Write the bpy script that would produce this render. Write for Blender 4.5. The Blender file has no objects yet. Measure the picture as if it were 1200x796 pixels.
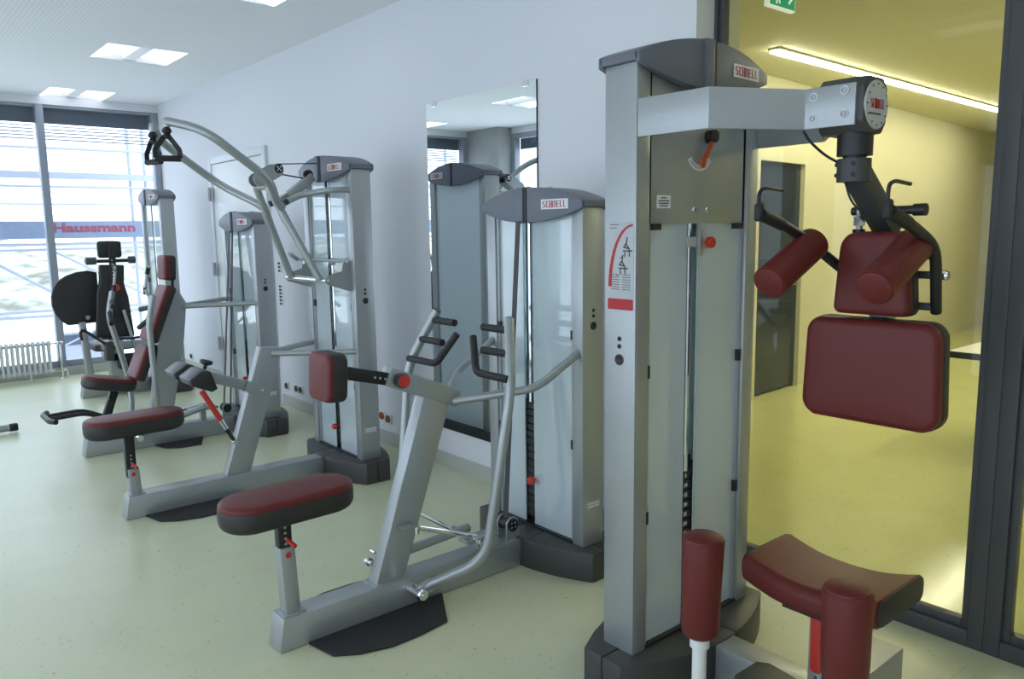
import bpy, bmesh, math, random
from mathutils import Vector, Matrix
random.seed(7)
PI = math.pi
scene = bpy.context.scene
C = scene.collection

# ------------------------------------------------------------------ camera
F_PX, YAW, PITCH, ROLL = 917.5, 0.87482, 0.14025, 0.01363
cy_, sy_, cp_, sp_ = math.cos(YAW), math.sin(YAW), math.cos(PITCH), math.sin(PITCH)
fw = Vector((-sy_*cp_, cy_*cp_, -sp_)); rt = Vector((cy_, sy_, 0)); dn = fw.cross(rt)
right = math.cos(ROLL)*rt + math.sin(ROLL)*dn
down = -math.sin(ROLL)*rt + math.cos(ROLL)*dn
cam = bpy.data.cameras.new('camera'); cam_o = bpy.data.objects.new('camera', cam); C.objects.link(cam_o)
cam.sensor_fit = 'HORIZONTAL'; cam.sensor_width = 36.0; cam.lens = F_PX/1200*36.0
cam.clip_start = 0.05; cam.clip_end = 400
cam_o.matrix_world = Matrix(((right.x, -down.x, -fw.x, 0), (right.y, -down.y, -fw.y, 0), (right.z, -down.z, -fw.z, 1.6), (0, 0, 0, 1)))
scene.camera = cam_o

# ------------------------------------------------------------------ world, light, exposure
SKY = 4.7
world = bpy.data.worlds.new('sky'); scene.world = world; world.use_nodes = True
bg = world.node_tree.nodes['Background']
bg.inputs['Color'].default_value = (0.71, 0.81, 1.0, 1); bg.inputs['Strength'].default_value = SKY
vs = scene.view_settings
vs.view_transform = 'Standard'; vs.look = 'None'; vs.gamma = 1.0; vs.exposure = -0.30
vs.use_curve_mapping = False

def portal(name, loc, rot, sx, sy):
    l = bpy.data.lights.new(name, 'AREA'); l.shape = 'RECTANGLE'; l.size = sx; l.size_y = sy
    l.cycles.is_portal = True
    o = bpy.data.objects.new(name, l); C.objects.link(o); o.location = loc; o.rotation_euler = rot
def area(name, loc, rot, sx, sy, power, col):
    l = bpy.data.lights.new(name, 'AREA'); l.shape = 'RECTANGLE'; l.size = sx; l.size_y = sy
    l.energy = power; l.color = col
    o = bpy.data.objects.new(name, l); C.objects.link(o); o.location = loc; o.rotation_euler = rot
    return o
CEIL = 3.12
WALL_Y = 2.97
OPP_Y = -1.95
WIN_X = -10.13
BACK_X = 3.2
portal('portal_end_windows', (WIN_X-0.12, 0.6, 1.5), (0, -PI/2, 0), 3.0, 4.9)
portal('portal_side_windows', (-3.1, OPP_Y-0.12, 1.6), (PI/2, 0, 0), 12.4, 2.8)

# ------------------------------------------------------------------ materials
def mat(name, col, rough=0.5, metal=0.0, spec=0.5, noise=None, bump=None, coat=0.0, emit=None, alpha=None):
    m = bpy.data.materials.new(name); m.use_nodes = True
    nt = m.node_tree; b = nt.nodes['Principled BSDF']
    b.inputs['Base Color'].default_value = (*col, 1); b.inputs['Roughness'].default_value = rough
    b.inputs['Metallic'].default_value = metal; b.inputs['Specular IOR Level'].default_value = spec
    b.inputs['Coat Weight'].default_value = coat
    if emit:
        b.inputs['Emission Color'].default_value = (*emit[0], 1); b.inputs['Emission Strength'].default_value = emit[1]
    if noise or bump:
        tc = nt.nodes.new('ShaderNodeTexCoord')
    if noise:
        sc, amt = noise
        n = nt.nodes.new('ShaderNodeTexNoise'); n.inputs['Scale'].default_value = sc; n.inputs['Detail'].default_value = 4
        nt.links.new(tc.outputs['Object'], n.inputs['Vector'])
        r = nt.nodes.new('ShaderNodeValToRGB')
        r.color_ramp.elements[0].position = 0.3; r.color_ramp.elements[1].position = 0.7
        r.color_ramp.elements[0].color = (*[c*(1-amt) for c in col], 1)
        r.color_ramp.elements[1].color = (*[min(1, c*(1+amt)) for c in col], 1)
        nt.links.new(n.outputs['Fac'], r.inputs['Fac']); nt.links.new(r.outputs['Color'], b.inputs['Base Color'])
    if bump:
        sc, st = bump
        n2 = nt.nodes.new('ShaderNodeTexNoise'); n2.inputs['Scale'].default_value = sc; n2.inputs['Detail'].default_value = 3
        nt.links.new(tc.outputs['Object'], n2.inputs['Vector'])
        bp = nt.nodes.new('ShaderNodeBump'); bp.inputs['Strength'].default_value = st; bp.inputs['Distance'].default_value = 0.002
        nt.links.new(n2.outputs['Fac'], bp.inputs['Height']); nt.links.new(bp.outputs['Normal'], b.inputs['Normal'])
    return m
def glass_mat(name, tint, fac_diff, diff_col, rough=0.02, refl=1.0):
    m = bpy.data.materials.new(name); m.use_nodes = True; nt = m.node_tree; nt.nodes.clear()
    out = nt.nodes.new('ShaderNodeOutputMaterial'); tr = nt.nodes.new('ShaderNodeBsdfTransparent')
    tr.inputs['Color'].default_value = (*tint, 1)
    df = nt.nodes.new('ShaderNodeBsdfDiffuse'); df.inputs['Color'].default_value = (*diff_col, 1)
    gl = nt.nodes.new('ShaderNodeBsdfGlossy'); gl.inputs['Roughness'].default_value = rough
    fr = nt.nodes.new('ShaderNodeFresnel'); fr.inputs['IOR'].default_value = 1.5
    ge = nt.nodes.new('ShaderNodeNewGeometry'); io = nt.nodes.new('ShaderNodeMath'); io.operation = 'MULTIPLY_ADD'
    io.inputs[1].default_value = 1/1.5-1.5; io.inputs[2].default_value = 1.5   # thin pane: same reflectance from both faces
    nt.links.new(ge.outputs['Backfacing'], io.inputs[0]); nt.links.new(io.outputs[0], fr.inputs['IOR'])
    mu = nt.nodes.new('ShaderNodeMath'); mu.operation = 'MULTIPLY'; mu.inputs[1].default_value = refl
    m1 = nt.nodes.new('ShaderNodeMixShader'); m1.inputs[0].default_value = fac_diff
    m2 = nt.nodes.new('ShaderNodeMixShader')
    nt.links.new(tr.outputs[0], m1.inputs[1]); nt.links.new(df.outputs[0], m1.inputs[2])
    nt.links.new(fr.outputs[0], mu.inputs[0]); nt.links.new(mu.outputs[0], m2.inputs[0])
    nt.links.new(m1.outputs[0], m2.inputs[1]); nt.links.new(gl.outputs[0], m2.inputs[2])
    nt.links.new(m2.outputs[0], out.inputs['Surface'])
    return m
M = {}
M['silver'] = mat('silver_paint', (0.40, 0.42, 0.43), 0.36, 0.55, 0.5, noise=(220, 0.05))
M['silver_tube'] = mat('silver_tube_paint', (0.37, 0.39, 0.39), 0.34, 0.55, 0.5, noise=(220, 0.05))
M['chrome'] = mat('chrome', (0.75, 0.76, 0.77), 0.12, 1.0)
M['dark'] = mat('dark_grey_plastic', (0.050, 0.049, 0.048), 0.45, 0, 0.5, bump=(900, 0.15))
M['cap'] = mat('grey_cap_plastic', (0.138, 0.146, 0.180), 0.42, 0, 0.5, bump=(900, 0.12))
M['black'] = mat('black_plastic', (0.014, 0.014, 0.015), 0.42)
M['rubber'] = mat('black_rubber', (0.018, 0.018, 0.018), 0.7, bump=(300, 0.6))
M['foam'] = mat('black_foam_grip', (0.016, 0.016, 0.016), 0.6, bump=(500, 0.4))
M['leather'] = mat('burgundy_leather', (0.128, 0.018, 0.016), 0.42, 0, 0.33, bump=(450, 0.25))
M['blackvinyl'] = mat('black_vinyl', (0.022, 0.021, 0.020), 0.5, bump=(450, 0.25))
M['greyvinyl'] = mat('grey_vinyl', (0.075, 0.075, 0.085), 0.36, bump=(450, 0.2))
M['red'] = mat('red_plastic', (0.55, 0.035, 0.02), 0.4)
M['orange'] = mat('orange_red_lever', (0.50, 0.075, 0.02), 0.4)
M['white'] = mat('white_plastic', (0.75, 0.75, 0.74), 0.4)
M['label'] = mat('label_white', (0.72, 0.73, 0.74), 0.4)
M['labelgrey'] = mat('label_grey', (0.45, 0.46, 0.47), 0.4)
M['ink'] = mat('ink_dark', (0.03, 0.03, 0.035), 0.5)
M['inkred'] = mat('ink_red', (0.42, 0.012, 0.015), 0.5)
M['plate'] = mat('weight_plate_black', (0.02, 0.021, 0.023), 0.45, 0.0, bump=(300, 0.3))
M['belt'] = mat('drive_belt', (0.045, 0.045, 0.047), 0.55)
M['frost'] = glass_mat('tinted_tower_glass', (0.80, 0.93, 0.92), 0.56, (0.82, 0.88, 0.92), 0.03, 1.8)
M['frostback'] = glass_mat('frosted_tower_back', (0.8, 0.93, 0.92), 0.90, (0.80, 0.90, 0.92), 0.06, 1.2)
M['pane'] = glass_mat('clear_glass', (0.96, 0.98, 0.97), 0.0, (1, 1, 1), 0.0, 1.0)
M['partpane'] = glass_mat('partition_glass', (0.97, 0.985, 0.975), 0.0, (1, 1, 1), 0.0, 0.35)
M['doorpane'] = glass_mat('dark_door_glass', (0.07, 0.10, 0.16), 0.35, (0.06, 0.09, 0.16), 0.02, 1.3)
M['mirror'] = mat('mirror_silver', (0.86, 0.90, 0.90), 0.0, 1.0)
M['wall'] = mat('white_wall_paint', (0.71, 0.715, 0.75), 0.75, 0, 0.3, bump=(60, 0.08))
M['warmwall'] = mat('warm_lit_wall_paint', (0.62, 0.59, 0.42), 0.6, 0, 0.4, bump=(60, 0.05))  # warm lamp light is mixed into this wall colour
M['warmceil'] = mat('warm_lit_ceiling_paint', (0.66, 0.63, 0.44), 0.7)  # yellow of the warm lighting put into the ceiling colour
M['base'] = mat('grey_green_skirting', (0.46, 0.47, 0.42), 0.5)
M['door'] = mat('white_door_laminate', (0.74, 0.75, 0.74), 0.4)
M['doorframe'] = mat('white_steel_frame', (0.66, 0.68, 0.70), 0.4)
M['frame'] = mat('anthracite_frame', (0.070, 0.072, 0.076), 0.42)
M['winframe'] = mat('grey_window_frame', (0.30, 0.33, 0.38), 0.4)
M['blindbox'] = mat('dark_blue_blind_box', (0.075, 0.095, 0.145), 0.5)
M['slat'] = mat('grey_blind_slat', (0.20, 0.23, 0.32), 0.5)
M['radiator'] = mat('radiator_enamel', (0.62, 0.64, 0.62), 0.35)
M['concrete'] = mat('concrete_column', (0.36, 0.37, 0.37), 0.8, noise=(3, 0.12))
M['scaffold'] = mat('scaffold_steel', (0.42, 0.46, 0.55), 0.5, 0.2)
M['banner'] = mat('banner_blue_grey', (0.20, 0.25, 0.36), 0.6)
M['bannerred'] = mat('banner_red', (0.26, 0.05, 0.09), 0.6)
M['ground'] = mat('pale_gravel', (0.82, 0.81, 0.79), 0.9, noise=(0.6, 0.05))
M['bank'] = mat('dry_grass_bank', (0.42, 0.42, 0.34), 0.9, noise=(1.6, 0.55))
M['green'] = mat('exit_green', (0.0, 0.28, 0.13), 0.4, emit=((0.0, 0.5, 0.22), 0.35))
M['exitwhite'] = mat('exit_white', (0.85, 0.9, 0.85), 0.4, emit=((0.9, 1, 0.9), 0.5))
M['lum'] = mat('luminaire_reflector', (0.86, 0.88, 0.9), 0.5, emit=((0.88, 0.94, 1.0), 2.3))
M['lumbar'] = mat('luminaire_perforated_bar', (0.55, 0.57, 0.60), 0.4, emit=((0.88, 0.94, 1.0), 0.30))
M['led'] = mat('led_strip', (1, 1, 1), 0.4, emit=((1.0, 0.94, 0.66), 50.0))
M['socket'] = mat('socket_orange', (0.30, 0.09, 0.02), 0.4)
M['tabletop'] = mat('table_white', (0.70, 0.69, 0.64), 0.35)
# floor: speckled linoleum with weld seams
def floor_mat(name, col, dark, rough):
    m = mat(name, col, rough, 0, 0.5); nt = m.node_tree; b = nt.nodes['Principled BSDF']
    tc = nt.nodes.new('ShaderNodeTexCoord')
    v = nt.nodes.new('ShaderNodeTexNoise'); v.inputs['Scale'].default_value = 45; v.inputs['Detail'].default_value = 3
    nt.links.new(tc.outputs['Object'], v.inputs['Vector'])
    r = nt.nodes.new('ShaderNodeValToRGB'); e = r.color_ramp.elements
    e[0].position = 0.27; e[0].color = (*dark, 1); e[1].position = 0.33; e[1].color = (*col, 1)
    nt.links.new(v.outputs['Fac'], r.inputs['Fac'])
    n = nt.nodes.new('ShaderNodeTexNoise'); n.inputs['Scale'].default_value = 2.5; n.inputs['Detail'].default_value = 5
    nt.links.new(tc.outputs['Object'], n.inputs['Vector'])
    mx = nt.nodes.new('ShaderNodeMix'); mx.data_type = 'RGBA'; mx.blend_type = 'MULTIPLY'; mx.inputs['Factor'].default_value = 0.25
    nt.links.new(r.outputs['Color'], mx.inputs['A'])
    r2 = nt.nodes.new('ShaderNodeValToRGB'); r2.color_ramp.elements[0].position = 0.35; r2.color_ramp.elements[1].position = 0.65
    r2.color_ramp.elements[0].color = (0.75, 0.75, 0.75, 1)
    nt.links.new(n.outputs['Fac'], r2.inputs['Fac']); nt.links.new(r2.outputs['Color'], mx.inputs['B'])
    nt.links.new(mx.outputs['Result'], b.inputs['Base Color'])
    return m
M['floor'] = floor_mat('pale_green_linoleum', (0.610, 0.625, 0.420), (0.42, 0.43, 0.26), 0.32)
M['floorseam'] = mat('linoleum_weld_seam', (0.50, 0.50, 0.32), 0.4)
M['floor2'] = floor_mat('warm_lit_linoleum', (0.60, 0.60, 0.27), (0.40, 0.40, 0.15), 0.15)  # yellow cast of the warm lighting put into the floor colour
# perforated ceiling
def ceil_mat():
    m = mat('perforated_ceiling', (0.86, 0.87, 0.88), 0.8, 0, 0.2); nt = m.node_tree; b = nt.nodes['Principled BSDF']
    tc = nt.nodes.new('ShaderNodeTexCoord'); mp = nt.nodes.new('ShaderNodeMapping'); mp.inputs['Scale'].default_value = (34, 34, 1)
    nt.links.new(tc.outputs['Object'], mp.inputs['Vector'])
    fr = nt.nodes.new('ShaderNodeVectorMath'); fr.operation = 'FRACTION'
    nt.links.new(mp.outputs['Vector'], fr.inputs[0])
    sub = nt.nodes.new('ShaderNodeVectorMath'); sub.operation = 'SUBTRACT'; sub.inputs[1].default_value = (0.5, 0.5, 0)
    nt.links.new(fr.outputs[0], sub.inputs[0])
    mul = nt.nodes.new('ShaderNodeVectorMath'); mul.operation = 'MULTIPLY'; mul.inputs[1].default_value = (1, 1, 0)
    nt.links.new(sub.outputs[0], mul.inputs[0])
    ln = nt.nodes.new('ShaderNodeVectorMath'); ln.operation = 'LENGTH'
    nt.links.new(mul.outputs[0], ln.inputs[0])
    lt = nt.nodes.new('ShaderNodeMath'); lt.operation = 'LESS_THAN'; lt.inputs[1].default_value = 0.26
    nt.links.new(ln.outputs['Value'], lt.inputs[0])
    mx = nt.nodes.new('ShaderNodeMix'); mx.data_type = 'RGBA'
    mx.inputs['A'].default_value = (0.86, 0.87, 0.88, 1); mx.inputs['B'].default_value = (0.72, 0.74, 0.76, 1)
    nt.links.new(lt.outputs[0], mx.inputs['Factor']); nt.links.new(mx.outputs['Result'], b.inputs['Base Color'])
    return m
M['ceil'] = ceil_mat()

# ------------------------------------------------------------------ geometry helpers (world coordinates)
def V(*a): return Vector(a)
class G:
    def __init__(s): s.v = []; s.f = []
    def add(s, vs, fs):
        n = len(s.v); s.v += [tuple(p) for p in vs]; s.f += [tuple(i+n for i in f) for f in fs]; return s
    def box(s, x0, x1, y0, y1, z0, z1):
        p = [(x, y, z) for x in (x0, x1) for y in (y0, y1) for z in (z0, z1)]
        return s.add(p, [(0, 1, 3, 2), (4, 6, 7, 5), (0, 4, 5, 1), (2, 3, 7, 6), (0, 2, 6, 4), (1, 5, 7, 3)])
    def obox(s, p0, p1, w, h, up=(0, 0, 1)):
        """bar of width w (side) and height h (towards up) from p0 to p1"""
        p0, p1 = Vector(p0), Vector(p1); d = (p1-p0).normalized()
        sd = d.cross(Vector(up)).normalized(); u = sd.cross(d)
        q = [(a, b) for a, b in ((-1, -1), (1, -1), (1, 1), (-1, 1))]
        vs = [p + sd*(a*w/2) + u*(b*h/2) for p in (p0, p1) for a, b in q]
        return s.add(vs, [(0, 3, 2, 1), (4, 5, 6, 7), (0, 1, 5, 4), (1, 2, 6, 5), (2, 3, 7, 6), (3, 0, 4, 7)])
    def prism(s, pts, T, t0, t1):
        """2-D outline extruded; T(a, b, t) gives the world point"""
        n = len(pts); vs = [T(a, b, t0) for a, b in pts] + [T(a, b, t1) for a, b in pts]
        fs = [tuple(range(n))[::-1], tuple(range(n, 2*n))] + [(i, (i+1) % n, n+(i+1) % n, n+i) for i in range(n)]
        return s.add(vs, fs)
    def rings(s, rs, cap0=True, cap1=True):
        n = len(rs[0]); vs = [p for r in rs for p in r]; fs = []
        for k in range(len(rs)-1):
            for i in range(n):
                j = (i+1) % n; fs.append((k*n+i, k*n+j, (k+1)*n+j, (k+1)*n+i))
        if cap0: fs.append(tuple(range(n))[::-1])
        if cap1: fs.append(tuple(range((len(rs)-1)*n, len(rs)*n)))
        return s.add(vs, fs)
    def cyl(s, p0, p1, r, seg=16, r1=None):
        return s.sweep([p0, p1], r, seg, r1=r1)
    def sweep(s, path, r, seg=12, fillet=0.0, prof=None, up=None, r1=None):
        P = [Vector(p) for p in path]
        if fillet > 0 and len(P) > 2:
            Q = [P[0]]
            for i in range(1, len(P)-1):
                a = (P[i-1]-P[i]); b = (P[i+1]-P[i]); d = min(fillet, a.length*.48, b.length*.48)
                A = P[i]+a.normalized()*d; B = P[i]+b.normalized()*d
                for k in range(6):
                    t = k/5; Q.append(A*(1-t)**2 + P[i]*2*t*(1-t) + B*t*t)
            Q.append(P[-1]); P = Q
        rs = []; prev = None
        for i, p in enumerate(P):
            d = (P[min(i+1, len(P)-1)]-P[max(i-1, 0)]).normalized()
            if prev is None:
                h = Vector(up) if up else (V(0, 0, 1) if abs(d.z) < .9 else V(1, 0, 0))
                u = (h - d*h.dot(d)).normalized()
            else:
                u = (prev - d*prev.dot(d)).normalized()
            prev = u; w = d.cross(u)
            if prof: rs.append([p + w*a + u*b for a, b in prof])
            else:
                rr = r if r1 is None else r + (r1-r)*i/(len(P)-1)
                rs.append([p + (u*math.cos(2*PI*k/seg) + w*math.sin(2*PI*k/seg))*rr for k in range(seg)])
        return s.rings(rs)
    def lathe(s, p, axis, prof, seg=20):
        """prof: list of (distance along axis, radius)"""
        p = Vector(p); d = Vector(axis).normalized(); h = V(0, 0, 1) if abs(d.z) < .9 else V(1, 0, 0)
        u = (h-d*h.dot(d)).normalized(); w = d.cross(u)
        return s.rings([[p + d*t + (u*math.cos(2*PI*k/seg)+w*math.sin(2*PI*k/seg))*r for k in range(seg)] for t, r in prof])
def rrect(w, h, r, n=6, sk=None):
    """rounded rectangle; r is one radius or four (right-top, left-top, left-bottom, right-bottom)"""
    rr = r if isinstance(r, (tuple, list)) else (r,)*4
    pts = []
    for q, (sx, sy) in enumerate(((1, 1), (-1, 1), (-1, -1), (1, -1))):
        R = max(1e-4, min(rr[q], w/2, h/2)); cx, cy = sx*(w/2-R), sy*(h/2-R)
        for k in range(n+1):
            a = PI/2*q + PI/2*k/n; pts.append((cx+R*math.cos(a), cy+R*math.sin(a)))
    if sk: pts = [sk(a, b) for a, b in pts]
    return pts
def cushion(g, c, a, b, w, h, r, t, er=0.015, crown=0.0, sk=None, n=6):
    """soft slab: outline in axes a, b round c; thickness t along a x b from c"""
    c, a, b = Vector(c), Vector(a).normalized(), Vector(b).normalized(); nn = a.cross(b)
    def ring(ins, z):
        rr = tuple(max(.004, q-ins) for q in r) if isinstance(r, (tuple, list)) else max(.004, r-ins)
        return [c + a*x + b*y + nn*z for x, y in rrect(w-2*ins, h-2*ins, rr, n, sk)]
    rs = [ring(er*.06, 0), ring(0, er*.15)]
    for k in range(5):
        th = PI/2*k/4; rs.append(ring(er*(1-math.cos(th)), t-er+er*math.sin(th)))
    if crown:
        rs.append(ring(min(w, h)*.25, t+crown*.75)); rs.append(ring(min(w, h)*.42, t+crown))
    return g.rings(rs)

ROOT = {}
def finish(name, g, m, bevel=0, seg=2, ang=35, off=None):
    me = bpy.data.meshes.new(name)
    vs = g.v if off is None else [(p[0]-off[0], p[1]-off[1], p[2]-off[2]) for p in g.v]
    me.from_pydata([tuple(p) for p in vs], [], g.f)
    bm = bmesh.new(); bm.from_mesh(me)
    bmesh.ops.recalc_face_normals(bm, faces=bm.faces)
    if bevel:
        es = [e for e in bm.edges if len(e.link_faces) == 2 and e.calc_face_angle(0) > math.radians(30)]
        bmesh.ops.bevel(bm, geom=es, offset=bevel, segments=seg, profile=0.5, affect='EDGES', clamp_overlap=True)
        bmesh.ops.recalc_face_normals(bm, faces=bm.faces)
    bm.to_mesh(me); bm.free()
    for p in me.polygons: p.use_smooth = True
    me.set_sharp_from_angle(angle=math.radians(ang))
    me.materials.append(M[m])
    return me
def top_of(o):
    while o.parent: o = o.parent
    return o
def part(name, g, m, parent, bevel=0, seg=2, ang=35, label=None):
    off = ROOT[top_of(parent)]
    o = bpy.data.objects.new(name, finish(name, g, m, bevel, seg, ang, off)); C.objects.link(o); o.parent = parent
    if label: o['label'] = label
    return o
def tag(o, label, cat, group=None):
    o['label'] = label; o['category'] = cat
    if group: o['group'] = group
    return o
def thing(name, loc, label=None, cat=None, group=None, kind=None):
    o = bpy.data.objects.new(name, None); C.objects.link(o); o.location = loc; o.empty_display_size = .1
    ROOT[o] = tuple(loc)
    if label: tag(o, label, cat, group)
    if kind: o['kind'] = kind
    return o
def solo(name, g, m, label=None, cat=None, group=None, bevel=0, kind=None, ang=35):
    """a thing that is one mesh, with its origin at its base centre"""
    xs, ys, zs = zip(*g.v); off = ((min(xs)+max(xs))/2, (min(ys)+max(ys))/2, min(zs))
    o = bpy.data.objects.new(name, finish(name, g, m, bevel, 2, ang, off)); C.objects.link(o); o.location = off
    ROOT[o] = off
    if label: tag(o, label, cat, group)
    if kind: o['kind'] = kind
    return o
def struct(name, g, m, bevel=0): return solo(name, g, m, kind='structure', bevel=bevel)
def share(name, src, loc, parent):
    o = bpy.data.objects.new(name, src.data); C.objects.link(o); o.parent = parent; o.location = loc
    return o
def text_geo(body, size, T, depth=0.002, bold=0.0, align='CENTER', width=None):
    """lettering as solid geometry; T(a, b, t) maps letter plane to world"""
    cu = bpy.data.curves.new('t', 'FONT'); cu.body = body; cu.size = size; cu.align_x = align; cu.align_y = 'CENTER'
    cu.offset = bold; cu.resolution_u = 3
    o = bpy.data.objects.new('t', cu); C.objects.link(o)
    bpy.context.view_layer.update()
    me = bpy.data.meshes.new_from_object(o.evaluated_get(bpy.context.evaluated_depsgraph_get()))
    xs = [v.co.x for v in me.vertices]; k = 1.0
    if width: k = width/(max(xs)-min(xs))
    g = G(); n = len(me.vertices)
    co = [(v.co.x*k, v.co.y) for v in me.vertices]
    fs = [tuple(p.vertices) for p in me.polygons]
    from collections import Counter
    cnt = Counter(); 
    for f in fs:
        for i in range(len(f)): cnt[frozenset((f[i], f[(i+1) % len(f)]))] += 1
    allf = [f for f in fs] + [tuple(i+n for i in f[::-1]) for f in fs]
    for f in fs:
        for i in range(len(f)):
            e = (f[i], f[(i+1) % len(f)])
            if cnt[frozenset(e)] == 1: allf.append((e[1], e[0], e[0]+n, e[1]+n))
    g.add([T(a, b, depth) for a, b in co] + [T(a, b, 0) for a, b in co], allf)
    bpy.data.objects.remove(o); bpy.data.curves.remove(cu); bpy.data.meshes.remove(me)
    return g
def strokes(lines, w, T, depth):
    """thick polyline strokes in a plane"""
    g = G()
    for pl in lines:
        for (a0, b0), (a1, b1) in zip(pl, pl[1:]):
            d = Vector((a1-a0, b1-b0)); L = d.length or 1; d /= L; nrm = Vector((-d.y, d.x))*w/2; e = d*w*.5
            q = [(a0-e.x-nrm.x, b0-e.y-nrm.y), (a1+e.x-nrm.x, b1+e.y-nrm.y), (a1+e.x+nrm.x, b1+e.y+nrm.y), (a0-e.x+nrm.x, b0-e.y+nrm.y)]
            g.prism(q, T, 0, depth)
    return g
LOGO = [  # SCHNELL, seven angular letters, unit height, advance 0.62
    [[(.40, .93), (.10, .93), (.10, .56), (.38, .44), (.38, .07), (.08, .07)]],
    [[(.42, .93), (.14, .93), (.14, .07), (.42, .07)]],
    [[(.10, 0), (.10, 1)], [(.10, .5), (.38, .5)], [(.38, 0), (.38, 1)]],
    [[(.08, 0), (.08, .93), (.36, .93), (.36, 0)]],
    [[(.40, .93), (.12, .93), (.12, .07), (.40, .07)], [(.12, .5), (.36, .5)]],
    [[(.12, 1), (.12, .07), (.38, .07)]],
    [[(.12, 1), (.12, .07), (.38, .07)]]]
def logo(parent, T, w, h, plate='label', ink='inkred', base=0.0, sw=.0165):
    p = None
    if plate:
        p = part('logo_plate', G().prism([(-w/2, -h/2), (w/2, -h/2), (w/2, h/2), (-w/2, h/2)], T, base, base+.002), plate, parent)
    adv = .50; L = 7*adv; k = w*.90/L; hh = h*.66; lines = []
    for i, let in enumerate(LOGO):
        for pl in let:
            lines.append([((i*adv+a)*k - w*.90/2, (b-.5)*hh) for a, b in pl])
    part('logo_lettering', strokes(lines, w*sw, T, .004+base if not plate else base+.0035), ink, p or parent, label='red angular lettering reading SCHNELL')
    return p

# ------------------------------------------------------------------ room shell
struct('floor', G().box(WIN_X-.15, BACK_X, OPP_Y-.15, 3.18, -.12, 0), 'floor')
fl = bpy.data.objects['floor']
for x in (-.99, 1.01):
    part('weld_seam', G().box(x-.003, x+.003, OPP_Y, 2.95, 0, .0006), 'floorseam', fl)
struct('ceiling', G().box(WIN_X-.15, BACK_X, OPP_Y-.15, 3.18, CEIL+.07, CEIL+.2), 'ceil')
ceil_o = bpy.data.objects['ceiling']
# suspended ceiling skin with square cut-outs for the luminaires
LX = [-9.80, -7.40, -5.00, -2.60, -0.20, 2.20]; LY = [2.055, -0.545]; LH = .315
xs = sorted([WIN_X-.15, BACK_X] + [x+s*LH for x in LX for s in (-1, 1)])
ys = sorted([OPP_Y-.15, 3.18] + [y+s*LH for y in LY for s in (-1, 1)])
g = G()
for i in range(len(xs)-1):
    for j in range(len(ys)-1):
        if i % 2 == 1 and j % 2 == 1: continue
        g.box(xs[i], xs[i+1], ys[j], ys[j+1], CEIL, CEIL+.012)
cs = part('ceiling_skin', g, 'ceil', ceil_o)
WALL_END = -2.25
struct('wall_right', G().box(WIN_X-.15, WALL_END, WALL_Y, WALL_Y+.24, 0, CEIL+.07), 'wall')
struct('wall_back', G().box(BACK_X, BACK_X+.2, OPP_Y-.15, 3.18, 0, CEIL+.07), 'wall')
struct('wall_header', G().box(WALL_END, BACK_X, 3.0, 3.2, 2.92, CEIL+.07), 'wall')
struct('baseboard_right', G().box(WIN_X, -8.50, WALL_Y-.014, WALL_Y, 0, .10).box(-6.90, WALL_END, WALL_Y-.014, WALL_Y, 0, .10), 'base')

# ---- glazed partition to the neighbouring room
def frame_bar(g, x0, x1, z0, z1, y0=3.09, y1=3.17):
    g.box(x0, x1, y0, y1, z0, z1)
def partition(n, x0, x1):
    w = thing('window_%d' % n, ((x0+x1)/2, 3.13, 0), kind='structure')
    part('frame_post', G().box(x0, x0+.055, 3.10, 3.17, 0, 2.92), 'frame', w, .004)
    part('frame_post', G().box(x1-.055, x1, 3.10, 3.17, 0, 2.92), 'frame', w, .004)
    part('frame_rail', G().box(x0+.055, x1-.055, 3.10, 3.17, 0, .065), 'frame', w, .004)
    part('frame_rail', G().box(x0+.055, x1-.055, 3.10, 3.17, 2.855, 2.92), 'frame', w, .004)
    i0, i1 = x0+.055, x1-.055
    bead = G().box(i0, i0+.028, 3.115, 3.155, .065, 2.855).box(i1-.028, i1, 3.115, 3.155, .065, 2.855)
    bead.box(i0+.028, i1-.028, 3.115, 3.155, .065, .100).box(i0+.028, i1-.028, 3.115, 3.155, 2.82, 2.855)
    part('glazing_bead', bead, 'frame', w, .004)
    part('pane', G().box(i0+.020, i1-.020, 3.131, 3.139, .085, 2.835), 'partpane', w)
    return w
partition(1, -2.290, -.985)
partition(2, -.985, .32)
partition(3, .32, 1.62)
partition(4, 1.62, 2.92)

# ---- white door in the white wall
d1 = thing('door_1', (-7.70, WALL_Y, 0), kind='structure')
part('door_frame', G().box(-8.44, -8.36, WALL_Y-.03, WALL_Y+.0, 0, 2.38).box(-7.04, -6.97, WALL_Y-.03, WALL_Y, 0, 2.38).box(-8.36, -7.04, WALL_Y-.03, WALL_Y, 2.305, 2.38), 'doorframe', d1, .004)
part('door_leaf', G().box(-8.355, -7.045, WALL_Y-.022, WALL_Y-.001, .01, 2.30), 'door', d1, .003)
for z in (.43, 1.22, 2.0):
    part('hinge', G().cyl((-8.40, WALL_Y-.045, z-.07), (-8.40, WALL_Y-.045, z+.07), .017, 10).box(-8.43, -8.33, WALL_Y-.036, WALL_Y-.028, z-.06, z+.06), 'labelgrey', d1)
part('door_handle', G().sweep([(-7.13, WALL_Y-.02, 1.05), (-7.13, WALL_Y-.07, 1.05), (-7.27, WALL_Y-.07, 1.05)], .011, 8, .02), 'chrome', d1)

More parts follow.
